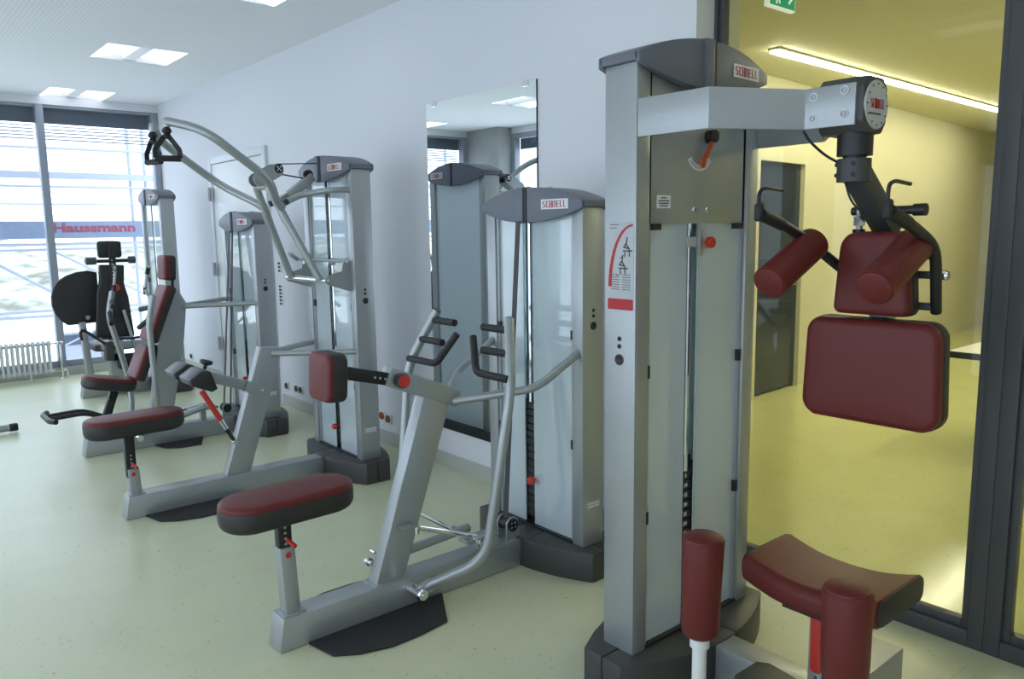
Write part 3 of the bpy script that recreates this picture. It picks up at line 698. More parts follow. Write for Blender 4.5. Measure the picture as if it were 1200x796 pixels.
# ================================================================== M1: rowing machine (front, beside the mirror)
def rowing_machine():
    xc, yc = -2.778, 2.515
    t = thing('rowing_machine', (xc, yc, 0), 'seated rowing machine with chest pad and twin lever arms in front of the mirror', 'gym machine', 'strength machines along the wall')
    T = frame_at(xc, yc, False)
    tower(t, T, 1.69, 16, 5, slot=(-.085, -.018))
    beam(t, T, .205, 2.515-1.10)
    # mast, leaning towards the tower
    ms = G()
    a = .036
    ms.add([(xc-a, 1.535, .130), (xc+a, 1.535, .130), (xc+a, 1.675, .130), (xc-a, 1.675, .130),
            (xc-a, 1.800, .900), (xc+a, 1.800, .900), (xc+a, 1.930, .845), (xc-a, 1.930, .845)],
           [(0, 3, 2, 1), (4, 5, 6, 7), (0, 1, 5, 4), (1, 2, 6, 5), (2, 3, 7, 6), (3, 0, 4, 7)])
    mo = part('mast', ms, 'silver', t, .006)
    part('weld_plate', G().box(xc-.05, xc+.05, 1.52, 1.69, .131, .137), 'silver', mo, .002)
    arm = part('pad_arm', G().obox((xc, 1.635, 1.008), (xc, 1.985, .862), .072, .080), 'silver', t, .006)
    part('arm_slider', G().obox((xc, 1.44, 1.046), (xc, 1.655, .990), .046, .052), 'black', t, .003)
    for k in range(3):
        y = 1.575+.024*k; part('index_hole', G().lathe((xc+.0232, y, 1.0105-.26*(y-1.575)), (1, 0, 0), [(0, .0055), (.0006, .005)], 10), 'labelgrey', arm)
    kb = part('clamp_knob', G().lathe((xc+.036, 1.675, .990), (1, 0, 0), [(0, .020), (.014, .020), (.014, .030), (.028, .032), (.045, .030), (.050, .024)], 20), 'black', t)
    part('knob_ring', G().lathe((xc+.0862, 1.675, .990), (1, 0, 0), [(0, .027), (.003, .026), (.003, .012), (.001, .010)], 20), 'red', kb)
    # chest pad
    n = Vector((0, -1, .02)).normalized(); up = Vector((0, .05, 1)).normalized()
    cpos = Vector((xc, 1.405, 1.040))
    part('chest_pad', cushion(G(), cpos+Vector((0, -.048, 0)), (1, 0, 0), (0, .05, 1), .180, .190, .036, .020, .014, .004), 'leather', t)
    part('pad_shell', cushion(G(), cpos+Vector((0, -.0485, 0)), (-1, 0, 0), (0, .05, 1), .182, .192, .036, .068, .020), 'blackvinyl', t)
    # seat
    seat_unit(t, xc, .925, 1.450, .622, .235, 0.01, 1.175, .132, .405)
    # levers
    def lever(s):
        X = lambda d: xc+s*d
        lv = part('lever_arm', G().sweep([(X(.118), 1.715, .100), (X(.335), 1.885, .245), (X(.385), 1.990, .960), (X(.265), 2.085, 1.225)], .0215, 14, .10), 'silver_tube', t)
        part('end_plug', G().lathe((X(.265), 2.085, 1.225), (-s*.40, .32, .86), [(-.002, .0215), (.004, .019)], 14), 'black', lv)
        def grip(nm, pts): return part(nm, G().sweep(pts, .0165, 12, .035), 'foam', lv)
        grip('hand_grip', [(X(.275), 2.072, 1.180), (X(.105), 2.070, 1.180)])
        grip('hand_grip', [(X(.320), 2.030, 1.090), (X(.150), 2.031, 1.088)])
        grip('hand_grip', [(X(.372), 1.988, .995), (X(.150), 1.993, .995), (X(.060), 2.049, 1.135)])
        part('pivot_hub', G().cyl((X(.057), 1.690, .085), (X(.150), 1.690, .085), .026, 16), 'chrome', lv)
        part('pivot_cap', G().lathe((X(.150), 1.690, .085), (s, 0, 0), [(0, .026), (.008, .022), (.008, .010), (.012, .009)], 16), 'chrome', lv)
        part('pivot_lug', G().obox((X(.118), 1.690, .085), (X(.150), 1.740, .122), .022, .050), 'silver_tube', lv)
        # tube to the tower upright
        part('support_tube', G().sweep([(X(.030), 1.955, .855), (X(.290), 2.215, .915), (X(.306), 2.452, 1.045)], .0185, 12, .07), 'silver_tube', t)
    lever(1); lever(-1)
    # belt and lower pulley
    part('drive_belt', G().obox((xc-.033, 2.395, 1.635), (xc-.012, 2.275, .215), .030, .004, (0, 1, 0)), 'belt', t)
    pb = part('pulley_bracket', G().prism(rrect(.075, .11, (.036, .036, .004, .004)), lambda a, b, q: (xc+q, 2.285+a, .185+b), .022, .030), 'silver_tube', t)
    part('pulley_bracket', G().prism(rrect(.075, .11, (.036, .036, .004, .004)), lambda a, b, q: (xc+q, 2.285+a, .185+b), -.045, -.037), 'silver_tube', t)
    part('pulley', G().lathe((xc-.036, 2.285, .202), (1, 0, 0), [(0, .036), (.008, .030), (.050, .030), (.057, .036)], 20), 'black', pb)
    dsk = part('pulley_disc', G().lathe((xc+.030, 2.285, .202), (1, 0, 0), [(0, .031), (.006, .031), (.007, .027)], 20), 'black', pb)
    for k in range(4):
        an = PI/4+k*PI/2; bolt(dsk, (xc+.037, 2.285+.015*math.cos(an), .202+.015*math.sin(an)), (1, 0, 0), .005, 'chrome', .003)
    # linkage: push rods from the rocker to the levers
    rk = part('rocker_plate', G().box(xc-.035, xc+.035, 2.015, 2.19, .175, .195), 'silver_tube', t, .004)
    part('rocker_stem', G().box(xc-.02, xc+.02, 2.09, 2.13, .13, .176), 'silver_tube', rk)
    for s in (-1, 1):
        part('tie_rod', G().sweep([(xc+s*.02, 2.06, .195), (xc+s*.10, 2.03, .205), (xc+s*.325, 1.910, .290)], .010, 10, .03).lathe((xc+s*.10, 2.03, .190), (0, 0, 1), [(0, .014), (.035, .014)], 10), 'chrome', rk)
    lug = part('rod_lug', G().prism([(-.04, 0), (.045, 0), (.02, .014), (-.05, .008)], lambda a, b, q: (xc+q, 1.690+a, .355+b), .034, .085), 'silver_tube', mo, .002)
    part('push_rod', G().cyl((xc+.068, 1.728, .345), (xc+.052, 2.045, .218), .0105, 10), 'chrome', t)
    bolt(lug, (xc+.068, 1.722, .318), (0, 0, 1), .011, 'chrome', .045)
    part('stop_tube', G().cyl((xc-.02, 1.665, .215), (xc-.02, 2.06, .235), .020, 12), 'silver_tube', t)
    part('stop_gusset', G().prism([(1.665, .235), (1.735, .235), (1.672, .30)], lambda a, b, q: (xc+q, a, b), -.028, -.020), 'silver_tube', t)
    bp = part('stop_ball', G().lathe((xc+.0, 1.742, .455), (0, 1, 0), [(-.02, .006), (.006, .006), (.006, .019), (.022, .021), (.03, .014)], 14), 'chrome', t)
    part('hook_pin', G().lathe((xc-.036, 1.560, .20), (-1, 0, 0), [(0, .010), (.02, .010), (.02, .018), (.04, .018)], 12).lathe((xc-.036, 1.575, .245), (-1, 0, 0), [(0, .007), (.03, .007)], 10), 'chrome', t)
    for s in (1, -1):
        floor_mat_plate(t, [(xc+s*a, b) for a, b in ((.058, 1.215), (.205, 1.245), (.26, 1.33), (.295, 1.45), (.295, 1.58), (.275, 1.725), (.058, 1.85))])
rowing_machine()

# ================================================================== M2: lat pulldown
def lat_machine():
    xc, yc = -4.697, 2.445
    t = thing('lat_pulldown_machine', (xc, yc, 0), 'lat pulldown machine with long overhead arms and grey knee rolls', 'gym machine', 'strength machines along the wall')
    T = frame_at(xc, yc, False)
    tower(t, T, 1.978, 15, 3, slot=(-.05, .015))
    beam(t, T, .205, 2.445-1.034)
    a = .036
    mo = part('mast', G().add([(xc-a, 1.615, .130), (xc+a, 1.615, .130), (xc+a, 1.765, .130), (xc-a, 1.765, .130),
            (xc-a, 1.872, .900), (xc+a, 1.872, .900), (xc+a, 2.015, .880), (xc-a, 2.015, .880)],
           [(0, 3, 2, 1), (4, 5, 6, 7), (0, 1, 5, 4), (1, 2, 6, 5), (2, 3, 7, 6), (3, 0, 4, 7)]), 'silver', t, .006)
    for s in (-1, 1):
        part('support_tube', G().cyl((xc+s*.03, 1.945, .850), (xc+s*.305, 2.385, .845), .0185, 12), 'silver_tube', t)
    # knee roll arm
    ka = part('knee_arm', G().obox((xc+.0, 1.845, .640), (xc, 1.470, .785), .052, .062), 'silver', t, .004)
    part('clevis', G().prism(rrect(.15, .075, .03), lambda p, q, r: (xc+r, 1.835+p*.93+q*.36, .642-p*.36+q*.93), .036, .044).prism(rrect(.15, .075, .03), lambda p, q, r: (xc+r, 1.835+p*.93+q*.36, .642-p*.36+q*.93), -.044, -.036), 'silver', ka, .002)
    bolt(ka, (xc+.044, 1.870, .630), (1, 0, 0), .008, 'chrome')
    part('adjust_knob', G().lathe((xc, 1.535, .790), (0, .3, .95), [(0, .010), (.035, .012), (.035, .022), (.045, .038), (.060, .038), (.066, .028)], 12), 'black', ka)
    part('arrow_mark', G().lathe((xc+.027, 1.485, .772), (1, 0, 0), [(0, .018), (.001, .017)], 5), 'red', ka)
    hexp = [(-.085, -.012), (-.030, .062), (.015, .068), (.085, -.020), (.060, -.045), (-.060, -.040)]
    for (x0, x1) in ((-.245, -.035), (.035, .245)):
        part('knee_roll', G().prism(hexp, lambda p, q, r: (xc+r, 1.455+p*.93+q*.36, .765-p*.36+q*.93), x0+.014, x1-.014), 'greyvinyl', t, .012, 3)
        for (e0, e1) in ((x0, x0+.022), (x1-.022, x1)):
            part('knee_roll_end', G().prism([(c*.985, d*.985) for c, d in hexp], lambda p, q, r: (xc+r, 1.455+p*.93+q*.36, .765-p*.36+q*.93), e0, e1), 'blackvinyl', t, .006)
    gs = part('gas_spring', G().cyl((xc+.03, 1.575, .53), (xc+.045, 1.67, .345), .012, 12), 'black', t)
    part('spring_sleeve', G().cyl((xc+.022, 1.505, .675), (xc+.034, 1.600, .485), .0165, 12), 'red', gs)
    part('spring_rod', G().cyl((xc+.018, 1.490, .705), (xc+.030, 1.57, .540), .008, 8), 'chrome', gs)
    part('spring_eye', G().lathe((xc+.03, 1.672, .340), (1, 0, 0), [(0, .016), (.035, .016)], 10), 'chrome', gs)
    part('spring_collar', G().cyl((xc+.036, 1.595, .495), (xc+.040, 1.63, .425), .0135, 10), 'chrome', gs)
    seat_unit(t, xc, .868, 1.395, .592, .235, 0.01, 1.105, .132, .285)
    # overhead arms: two legs hinged low at the tower, arms welded on
    leg_low = lambda s: (xc+s*.205, 2.205, 1.305)
    for s in (-1, 1):
        lg = part('lever_leg', G().sweep([leg_low(s), (xc+s*.085, 1.955, 1.87)], .0225, 12), 'silver_tube', t)
        part('pull_arm', G().sweep([(xc+s*.128, 2.02, 1.745), (xc+s*.165, 1.97, 1.79), (xc+s*.375, 1.845, 1.895), (xc+s*.375, 1.50, 2.145), (xc+s*.135, 1.39, 2.207)], .0235, 14, .11), 'silver_tube', t)
        part('leg_sleeve', G().cyl((xc+s*.130, 2.045, 1.66), (xc+s*.118, 2.02, 1.72), .026, 12), 'silver_tube', lg)
        # handle hanging at the arm end
        hx = xc+s*.130
        hd = part('handle', G().lathe((hx, 1.385, 2.225), (0, 0, -1), [(0, .018), (.03, .024), (.05, .018)], 12), 'silver_tube', t)
        part('swivel', G().lathe((hx, 1.382, 2.175), (0, 0, -1), [(0, .012), (.01, .024), (.025, .026), (.035, .016), (.045, .022), (.062, .014)], 10), 'black', hd)
        ang = .25 if s > 0 else 1.25
        dx, dy = math.sin(ang)*.062, math.cos(ang)*.062
        b0 = Vector((hx, 1.378, 0))
        part('strap', G().sweep([b0+Vector((-dx, -dy, 2.010)), b0+Vector((-dx, -dy, 2.055)), b0+Vector((-dx*.2, -dy*.2, 2.125)), b0+Vector((dx*.2, dy*.2, 2.125)), b0+Vector((dx, dy, 2.055)), b0+Vector((dx, dy, 2.010))], .0, 4, .012, prof=[(-.013, -.004), (.013, -.004), (.013, .004), (-.013, .004)]), 'black', hd)
        part('hand_grip', G().cyl(b0+Vector((-dx*1.05, -dy*1.05, 2.008)), b0+Vector((dx*1.05, dy*1.05, 2.008)), .017, 12), 'foam', hd)
        # tower brackets and stop tubes
        br = part('hinge_bracket', G().prism([(2.375, 1.225), (2.375, 1.41), (2.345, 1.44), (2.325, 1.40), (2.315, 1.355), (2.215, 1.325), (2.200, 1.30), (2.215, 1.275)], lambda p, q, r: (xc+s*.285+r, p, q), -.006, .006), 'silver_tube', t)
        bolt(br, (xc+s*.291, 2.222, 1.30), (s, 0, 0), .012)
        bolt(br, (xc+s*.291, 2.352, 1.415), (s, 0, 0), .014)
        part('stop_tube', G().sweep([(xc+s*.30, 2.385, 1.852), (xc+s*.28, 2.26, 1.850), (xc+s*.105, 2.16, 1.828), (xc+s*.108, 2.065, 1.785)], .019, 12, .05), 'silver_tube', t)
        part('bumper', G().cyl((xc+s*.108, 2.067, 1.786), (xc+s*.108, 2.045, 1.775), .019, 12), 'black', t)
    part('hinge_axle', G().cyl((xc-.285, 2.218, 1.30), (xc+.285, 2.218, 1.30), .018, 12), 'chrome', t)
    part('stop_bar', G().cyl((xc-.42, 2.352, 1.415), (xc+.285, 2.352, 1.415), .010, 10).cyl((xc-.42, 2.352, 1.415), (xc-.31, 2.25, 1.455), .013, 10).lathe((xc-.42, 2.352, 1.415), (-1, 0, 0), [(0, .014), (.012, .014)], 10), 'silver_tube', t)
    for s in (-1, 1):
        part('coupling', G().lathe((xc+s*.168, 2.30, 1.40), (0, 1, 0), [(-.02, .012), (.03, .012)], 8), 'chrome', t)
    # top pulley between cheek plates
    for s in (-1, 1):
        ck = part('pulley_cheek', G().prism(rrect(.205, .082, .04), lambda p, q, r: (xc+s*.040+r, 1.985+p*.88-q*.47, 1.945+p*.47+q*.88), -.004, .004), 'silver_tube', t)
    pl = part('pulley', G().lathe((xc-.034, 2.050, 1.985), (1, 0, 0), [(0, .032), (.012, .024), (.056, .024), (.068, .032)], 18), 'black', t)
    dsk = part('pulley_disc', G().lathe((xc+.044, 2.050, 1.985), (1, 0, 0), [(0, .028), (.005, .027)], 18), 'black', pl)
    for k in range(5):
        an = PI/4+k*PI/2; r = .014 if k < 4 else 0
        bolt(dsk, (xc+.049, 2.050+r*math.cos(an), 1.985+r*math.sin(an)), (1, 0, 0), .005, 'chrome', .003)
    part('cross_plate', G().cyl((xc-.095, 1.957, 1.875), (xc+.095, 1.957, 1.875), .020, 10), 'silver_tube', t)
    bx = part('cable_bracket', G().obox((xc, 2.135, 1.83), (xc, 2.285, 1.945), .060, .055), 'silver', t, .004)
    part('cable_pulley', G().lathe((xc-.012, 2.262, 1.958), (1, 0, 0), [(0, .030), (.010, .024), (.020, .030)], 16), 'black', bx)
    part('upper_cable', G().cyl((xc, 2.052, 2.015), (xc-.02, 2.385, 2.035), .0035, 6), 'black', t)
    part('lower_cable', G().cyl((xc, 2.055, 1.958), (xc, 2.262, 1.930), .0045, 6), 'black', t)
    part('center_belt', G().obox((xc-.032, 2.392, 1.92), (xc-.032, 2.392, .78), .010, .004, (0, 1, 0)), 'belt', t)
    for s in (1, -1):
        floor_mat_plate(t, [(xc+s*c, d) for c, d in ((.058, 1.135), (.20, 1.17), (.26, 1.25), (.295, 1.37), (.295, 1.48), (.275, 1.62), (.058, 1.72))])
lat_machine()

# ================================================================== M3: torso rotation machine (front right)
def torso_machine():
    xc, yc = -1.742, 2.257
    t = thing('torso_rotation_machine', (xc, yc, 0), 'torso rotation machine with burgundy pads hanging from a swing arm before the glass', 'gym machine', 'strength machines along the wall')
    T = frame_at(xc, yc, True)
    ups, cp = tower(t, T, 2.110, 15, 5, slot=(-.048, .016), upper_panel=1.61)
    beam(t, T, .205, -.955+1.742)
    XU = -1.125
    # cross foot under the seat
    part('cross_foot', G().box(-1.215, -1.095, 1.80, 2.685, .002, .130), 'silver', t, .006)
    # instruction sticker on the near upright
    def ST(a, b, q): return (-1.738+a, yc-UW-q, 1.475+b)
    sk = part('instruction_sticker', G().prism(rrect(.112, .288, .006, 3), ST, 0, .0012), 'labelgrey', ups[0], label='instruction sticker with red curve and exercise drawings')
    arcp = [(.052-.098*math.sin(th), .132-.200*(1-math.cos(th))) for th in [PI/2*k/10 for k in range(11)]]
    inn, outl = [], []
    for k, (a0, b0) in enumerate(arcp):
        d = Vector(arcp[min(k+1, 10)])-Vector(arcp[max(k-1, 0)]); d.normalize(); w = .003+.0045*k/10
        inn.append((a0-d.y*w, b0+d.x*w)); outl.append((a0+d.y*w, b0-d.x*w))
    g = G()
    for k in range(10): g.prism([inn[k], inn[k+1], outl[k+1], outl[k]], ST, .0012, .002)
    part('red_curve', g, 'inkred', sk)
    part('red_bar', G().prism(rrect(.110, .036, .005, 3, lambda a, b: (a, b-.125)), ST, .0012, .002), 'inkred', sk)
    part('sticker_text', strokes([[(-.046, .134), (-.010, .134)], [(-.046, .124), (-.018, .124)]] + [[(-.040+.048*(k % 2), -.028-.008*(k//2)), (-.040+.048*(k % 2)+.034, -.028-.008*(k//2))] for k in range(14)] , .0022, ST, .0018), 'labelgrey' if False else 'frame', sk)
    figs = []
    for (fx, fy) in ((.028, .062), (.010, -.005+.01)):
        figs += [[(fx, fy+.030), (fx-.004, fy+.010), (fx+.008, fy-.005), (fx+.010, fy-.028)], [(fx-.004, fy+.012), (fx-.014, fy), (fx+.002, fy-.004)], [(fx-.016, fy-.012), (fx+.020, fy-.012)], [(fx-.010, fy-.030), (fx-.010, fy-.018)], [(fx-.026, fy-.034), (fx-.024, fy-.034)]]
    part('sticker_figures', strokes(figs, .0045, ST, .0018), 'ink', sk)
    # upper panel: dial scale, pointer lever, data plate and screws
    PX = xc+.058
    def PT(a, b, q): return (PX+q, 2.253+a, 1.862+b)
    sc_ = []
    g = G(); R0, R1 = .054, .074
    for k in range(12):
        t0 = math.radians(-58+116*k/12); t1 = math.radians(-58+116*(k+1)/12)
        g.prism([(R0*math.sin(t0), -R0*math.cos(t0)), (R1*math.sin(t0), -R1*math.cos(t0)), (R1*math.sin(t1), -R1*math.cos(t1)), (R0*math.sin(t1), -R0*math.cos(t1))], PT, 0, .0012)
    ds = part('dial_scale', g, 'label', t)
    part('dial_marks', strokes([[(.060*math.sin(q), -.060*math.cos(q)), (.066*math.sin(q), -.066*math.cos(q))] for q in [math.radians(-50+10*k) for k in range(11)]], .003, PT, .0018), 'ink', ds)
    lv = part('dial_lever', G().prism([(.050, .062), (.076, .062), (.078, .050), (.060, .042), (.006, -.040), (-.004, -.066), (-.024, -.052), (-.018, -.030), (-.006, -.030), (.046, .044)], PT, .016, .028), 'orange', t, .003)
    part('dial_hub', G().cyl((PX, 2.300, 1.905), (PX+.03, 2.300, 1.905), .022, 14), 'black', lv)
    def DT(a, b, q): return (PX+q, 2.066+a, 1.682+b)
    dp = part('data_plate', G().prism([(-.035, -.021), (.035, -.021), (.035, .021), (-.035, .021)], DT, 0, .001), 'label', t)
    part('plate_print', strokes([[(-.014, .013), (.012, .013)], [(-.026, .003), (.026, .003)], [(-.026, -.005), (.024, -.005)], [(-.020, -.013), (.018, -.013)]], .0035, DT, .0016), 'ink', dp)
    for y in (2.225, 2.297): bolt(t, (PX, y, 1.656), (1, 0, 0), .011)
    part('rod_clamp', G().box(PX-.004, PX+.012, 2.248, 2.270, 1.50, 1.615), 'silver_tube', t, .002)
    part('rod_knob', G().lathe((PX+.012, 2.281, 1.545), (1, 0, 0), [(0, .008), (.012, .008), (.012, .019), (.03, .019), (.034, .014)], 14), 'red', t)
    part('rod_plate', G().box(PX-.008, PX-.004, 2.20, 2.335, 1.53, 1.565), 'labelgrey', t)
    # weight numbers
    for k in range(9):
        z = .175+(14-k)*(.0365)+.017
        part('weight_number', text_geo(str(5*(k+1)), .020, lambda a, b, q, z=z: (xc+.0335+q, 2.241+a, z+b), .0008, .0006), 'label', t, label='white weight number')
    # V-shaped carrier arms
    H0, H1 = 1.880, 1.997
    for s in (-1, 1):
        Y = lambda d: yc+s*d
        pts = [(xc+.068, Y(.330)), (-1.415, Y(.325)), (-1.255, Y(.080)), (-1.105, Y(.074))]
        # plate path with thickness
        th = .012
        def offs(i, k):
            p = Vector(pts[i]); dA = (Vector(pts[i])-Vector(pts[i-1])).normalized() if i else (Vector(pts[1])-Vector(pts[0])).normalized()
            dB = (Vector(pts[i+1])-p).normalized() if i < 3 else dA
            d = (dA+dB).normalized(); return p + Vector((-d.y, d.x))*k
        rs = []
        for i in range(4):
            a_, b_ = offs(i, th/2), offs(i, -th/2)
            zb, zt = (H0, H1) if i < 2 else (H0-.004, H1-.006)
            rs.append([(a_.x, a_.y, zb), (b_.x, b_.y, zb), (b_.x, b_.y, zt), (a_.x, a_.y, zt)])
        ar = part('carrier_arm', G().rings(rs), 'silver', t, .002)
        for (x, z) in ((-1.228, 1.965), (-1.135, 1.972), (-1.228, 1.905), (-1.135, 1.908)):
            bt = bolt(ar, (x, Y(.083), z), (0, s, 0), .013, 'label', .004)
            part('bolt_head', G().lathe((x, Y(.0865), z), (0, s, 0), [(0, .0095), (.004, .009), (.004, .005), (.002, .004)], 10), 'silver_tube', bt)
    hd = part('pivot_head', G().prism([(-.070, -.045), (-.045, -.078), (.045, -.078), (.070, -.045), (.070, .050), (.045, .078), (-.045, .078), (-.070, .050)], lambda a, b, q: (q, yc+a, 1.934+b), -1.225, -1.085), 'dark', t, .006)
    di = part('dial_disc', G().lathe((-1.087, yc, 1.934), (1, 0, 0), [(0, .068), (.004, .068), (.006, .066)], 32), 'labelgrey', hd)
    def HT(a, b, q): return (-1.0805+q, yc+a, 1.934+b)
    logo(di, lambda a, b, q: HT(a, b+.002, q), .092, .040, plate=None, base=-.002, sw=.0125)
    part('dial_dots', strokes([[(.056*math.cos(q), .056*math.sin(q)), (.057*math.cos(q), .057*math.sin(q))] for q in [2*PI*k/12 for k in range(12)]] + [[(-.045, -.026), (.02, -.026)]], .004, HT, .0012), 'ink', di)
    # swing column
    part('swivel_column', G().cyl((-1.140, yc, 1.862), (-1.140, yc, 1.796), .049, 24).cyl((-1.140, yc, 1.80), (-1.140, yc, 1.78), .032, 20), 'black', t)
    cl = part('swivel_clamp', G().cyl((-1.140, yc, 1.788), (-1.140, yc, 1.722), .047, 24), 'dark', t)
    for z in (1.772, 1.742):
        for (dx, dy) in ((.020, -.046), (-.040, -.028)):
            bolt(cl, (-1.140+dx*.95, yc+dy*.95, z), (dx, dy, 0), .006, 'black', .006)
    part('swing_arm', G().obox((-1.135, yc+.01, 1.745), (XU, 2.470, 1.575), .066, .060), 'dark', t, .005)
    part('back_post', G().box(XU-.030, XU+.030, 2.425, 2.480, 1.12, 1.610), 'silver', t, .005)
    part('brake_cable', G().sweep([(-1.27, 2.20, 1.875), (-1.235, 2.175, 1.84), (-1.200, 2.20, 1.80), (-1.172, 2.228, 1.778)], .004, 6, .03).sweep([(-1.15, 2.225, 1.728), (-1.13, 2.225, 1.665), (-1.10, 2.27, 1.62)], .0035, 6, .03), 'black', t)
    part('cross_handle', G().cyl((XU-.085, 2.40, 1.640), (XU+.130, 2.40, 1.640), .013, 12).cyl((XU+.10, 2.40, 1.640), (XU+.135, 2.40, 1.640), .018, 12), 'black', t)
    sa = part('screw_adjuster', G().cyl((XU-.055, 2.385, 1.66), (XU-.055, 2.385, 1.58), .010, 10).lathe((XU-.055, 2.385, 1.625), (0, 0, -1), [(0, .018), (.03, .018)], 6), 'chrome', t)
    part('adjuster_boot', G().cyl((XU-.055, 2.385, 1.585), (XU-.055, 2.385, 1.545), .018, 12), 'black', sa)
    # pads
    taper = lambda k: (lambda a, b: (a*(1-k*b), b))
    part('upper_pad', cushion(G(), (XU+.01, 2.392, 1.452), (1, 0, 0), (0, 0, 1), .215, .250, (.05, .05, .025, .025), .062, .020, .004, sk=taper(.7)), 'leather', t)
    part('upper_pad_shell', cushion(G(), (XU+.01, 2.372, 1.452), (-1, 0, 0), (0, 0, 1), .218, .253, (.05, .05, .025, .025), .050, .016, sk=taper(.7)), 'blackvinyl', t)
    bow = lambda a, b: (a*(1-.18*b), b-(.030*(1-(a/.215)**2) if b < 0 else -.012*(1-(a/.2)**2))+(.012 if b < 0 else 0))
    part('back_pad', cushion(G(), (XU+.012, 2.392, 1.150), (1, 0, 0), (0, 0, 1), .415, .318, .045, .062, .024, .005, sk=bow), 'leather', t)
    part('back_pad_shell', cushion(G(), (XU+.012, 2.375, 1.150), (-1, 0, 0), (0, 0, 1), .419, .322, .045, .052, .018, sk=lambda a, b: bow(-a, b) and (-bow(-a, b)[0], bow(-a, b)[1])), 'blackvinyl', t)
    for s in (-1, 1):
        XR = XU+s*.150-(.012 if s < 0 else 0)
        ro = part('shoulder_roll', G().lathe((XR, 2.315, 1.546), (0, -.90, -.42), [(0, .042), (.008, .051), (.263, .051), (.274, .047), (.278, .038), (.279, .0005)], 28), 'leather', t)
        part('roll_seam', G().lathe((XR, 2.315-.237, 1.546-.1106), (0, -.90, -.42), [(0, .0516), (.004, .0519), (.008, .0516)], 28), 'leather', ro)
        if s > 0: part('roll_bracket', G().box(XR-.012, XR+.012, 2.30, 2.43, 1.50, 1.525).box(XU+.02, XU+.16, 2.415, 2.44, 1.495, 1.53), 'black', t)
        else: part('roll_bracket', G().cyl((XR+.02, 2.30, 1.535), (XU-.172, 2.305, 1.545), .012, 10), 'black', t)
        hb = part('handle_bar', G().sweep([(XU+s*.187, 2.055, 1.632), (XU+s*.185, 2.215, 1.588), (XU+s*.195, 2.33, 1.535), (XU+s*.165, 2.435, 1.34)] if s > 0 else [(XU-.187, 2.055, 1.632), (XU-.183, 2.20, 1.592), (XU-.165, 2.33, 1.530), (XU-.09, 2.435, 1.43)], .016, 12, .09), 'black', t)
        part('hand_grip', G().cyl((XU+s*.187, 2.055, 1.632), (XU+s*.1855, 2.165, 1.602), .0185, 14), 'foam', hb)
        part('brake_body', G().box(XU+s*.187-.012, XU+s*.187+.012, 2.030, 2.056, 1.612, 1.664), 'foam', hb, .009, 3)
        part('brake_lever', G().sweep([(XU+s*.187, 2.040, 1.66), (XU+s*.187, 2.042, 1.700), (XU+s*.187, 2.075, 1.710), (XU+s*.187, 2.165, 1.704)], .0055, 8, .02), 'black', hb)
        if s > 0:
            br = part('side_bracket', G().box(XU+.03, XU+.175, 2.415, 2.440, 1.438, 1.460), 'black', t, .003)
            part('side_bracket', G().box(XU+.03, XU+.165, 2.415, 2.440, 1.345, 1.367), 'black', t, .003)
            bolt(br, (XU+.176, 2.428, 1.449), (1, 0, 0), .016, 'chrome', .02)
        # knee rolls on posts
        kr = part('knee_roll', G().lathe((XU+s*.228, 1.858, .370), (-s*.02, 0, 1), [(0, .040), (.010, .052), (.020, .056), (.300, .062), (.314, .058), (.320, .048), (.322, .0005)], 28), 'leather', t)
        part('roll_seam', G().lathe((XU+s*.228-s*.0061, 1.858, .370+.300), (-s*.02, 0, 1), [(0, .0622), (.004, .0626), (.008, .0618)], 28), 'leather', kr)
        part('knee_post', G().cyl((XU+s*.228, 1.858, .02), (XU+s*.228, 1.858, .340), .022, 14).cyl((XU+s*.228, 1.858, .335), (XU+s*.228, 1.858, .372), .030, 14), 'white', t)
    part('knee_bar', G().cyl((XU-.228, 1.858, .035), (XU+.228, 1.858, .035), .020, 12), 'silver_tube', t)
    # saddle seat
    def sadd(x): return .030*(x/.205)**2 + .012*max(0, (abs(x)/.205-.55))
    yc0, hw, zt = 2.195, .150, .540
    sec = rrect(2*hw, .085, (.035, .035, .030, .030), 5)
    def ring(x, k=1.0): return [(XU+x, yc0+p*k, zt-.045+q*k+sadd(x)) for p, q in sec]
    part('seat', G().rings([ring(-.213, .93), ring(-.209)] + [ring(-.203+.406*i/14) for i in range(15)] + [ring(.209), ring(.213, .93)]), 'leather', t, ang=50)
    for s in (-1, 1):
        part('seat_side', G().rings([ring(s*.210, .93), ring(s*.214, .955), ring(s*.218, .93), ring(s*.221, .84)]), 'blackvinyl', t, ang=50)
    part('seat_plate', G().box(XU-.10, XU+.10, 2.10, 2.30, .430, .446), 'black', t)
    sp = part('seat_post', G().box(XU-.048, XU+.048, 2.170, 2.275, .120, .430), 'silver', t, .006)
    part('release_lever', G().prism(rrect(.034, .215, .012), lambda a, b, q: (XU-.018+a-.02*b, 2.165-q, .330+b), 0, .008), 'red', t, .002)
    bolt(sp, (XU-.012, 2.169, .205), (0, -1, 0), .010)
    for s in (-1, 1):
        part('foot_plate', G().prism([(.055, -.13), (.175, -.145), (.215, -.06), (.205, .045), (.17, .065), (.055, .05)], lambda a, b, z: (XU+s*a, 2.09+b, .176+z+.10*(b)), 0, .007), 'dark', t, .002)
        part('foot_plate_stem', G().box(XU+s*.055, XU+s*.085, 1.98, 2.20, .11, .150) if s > 0 else G().box(XU-.085, XU-.055, 1.98, 2.20, .11, .150), 'silver_tube', t)
torso_machine()

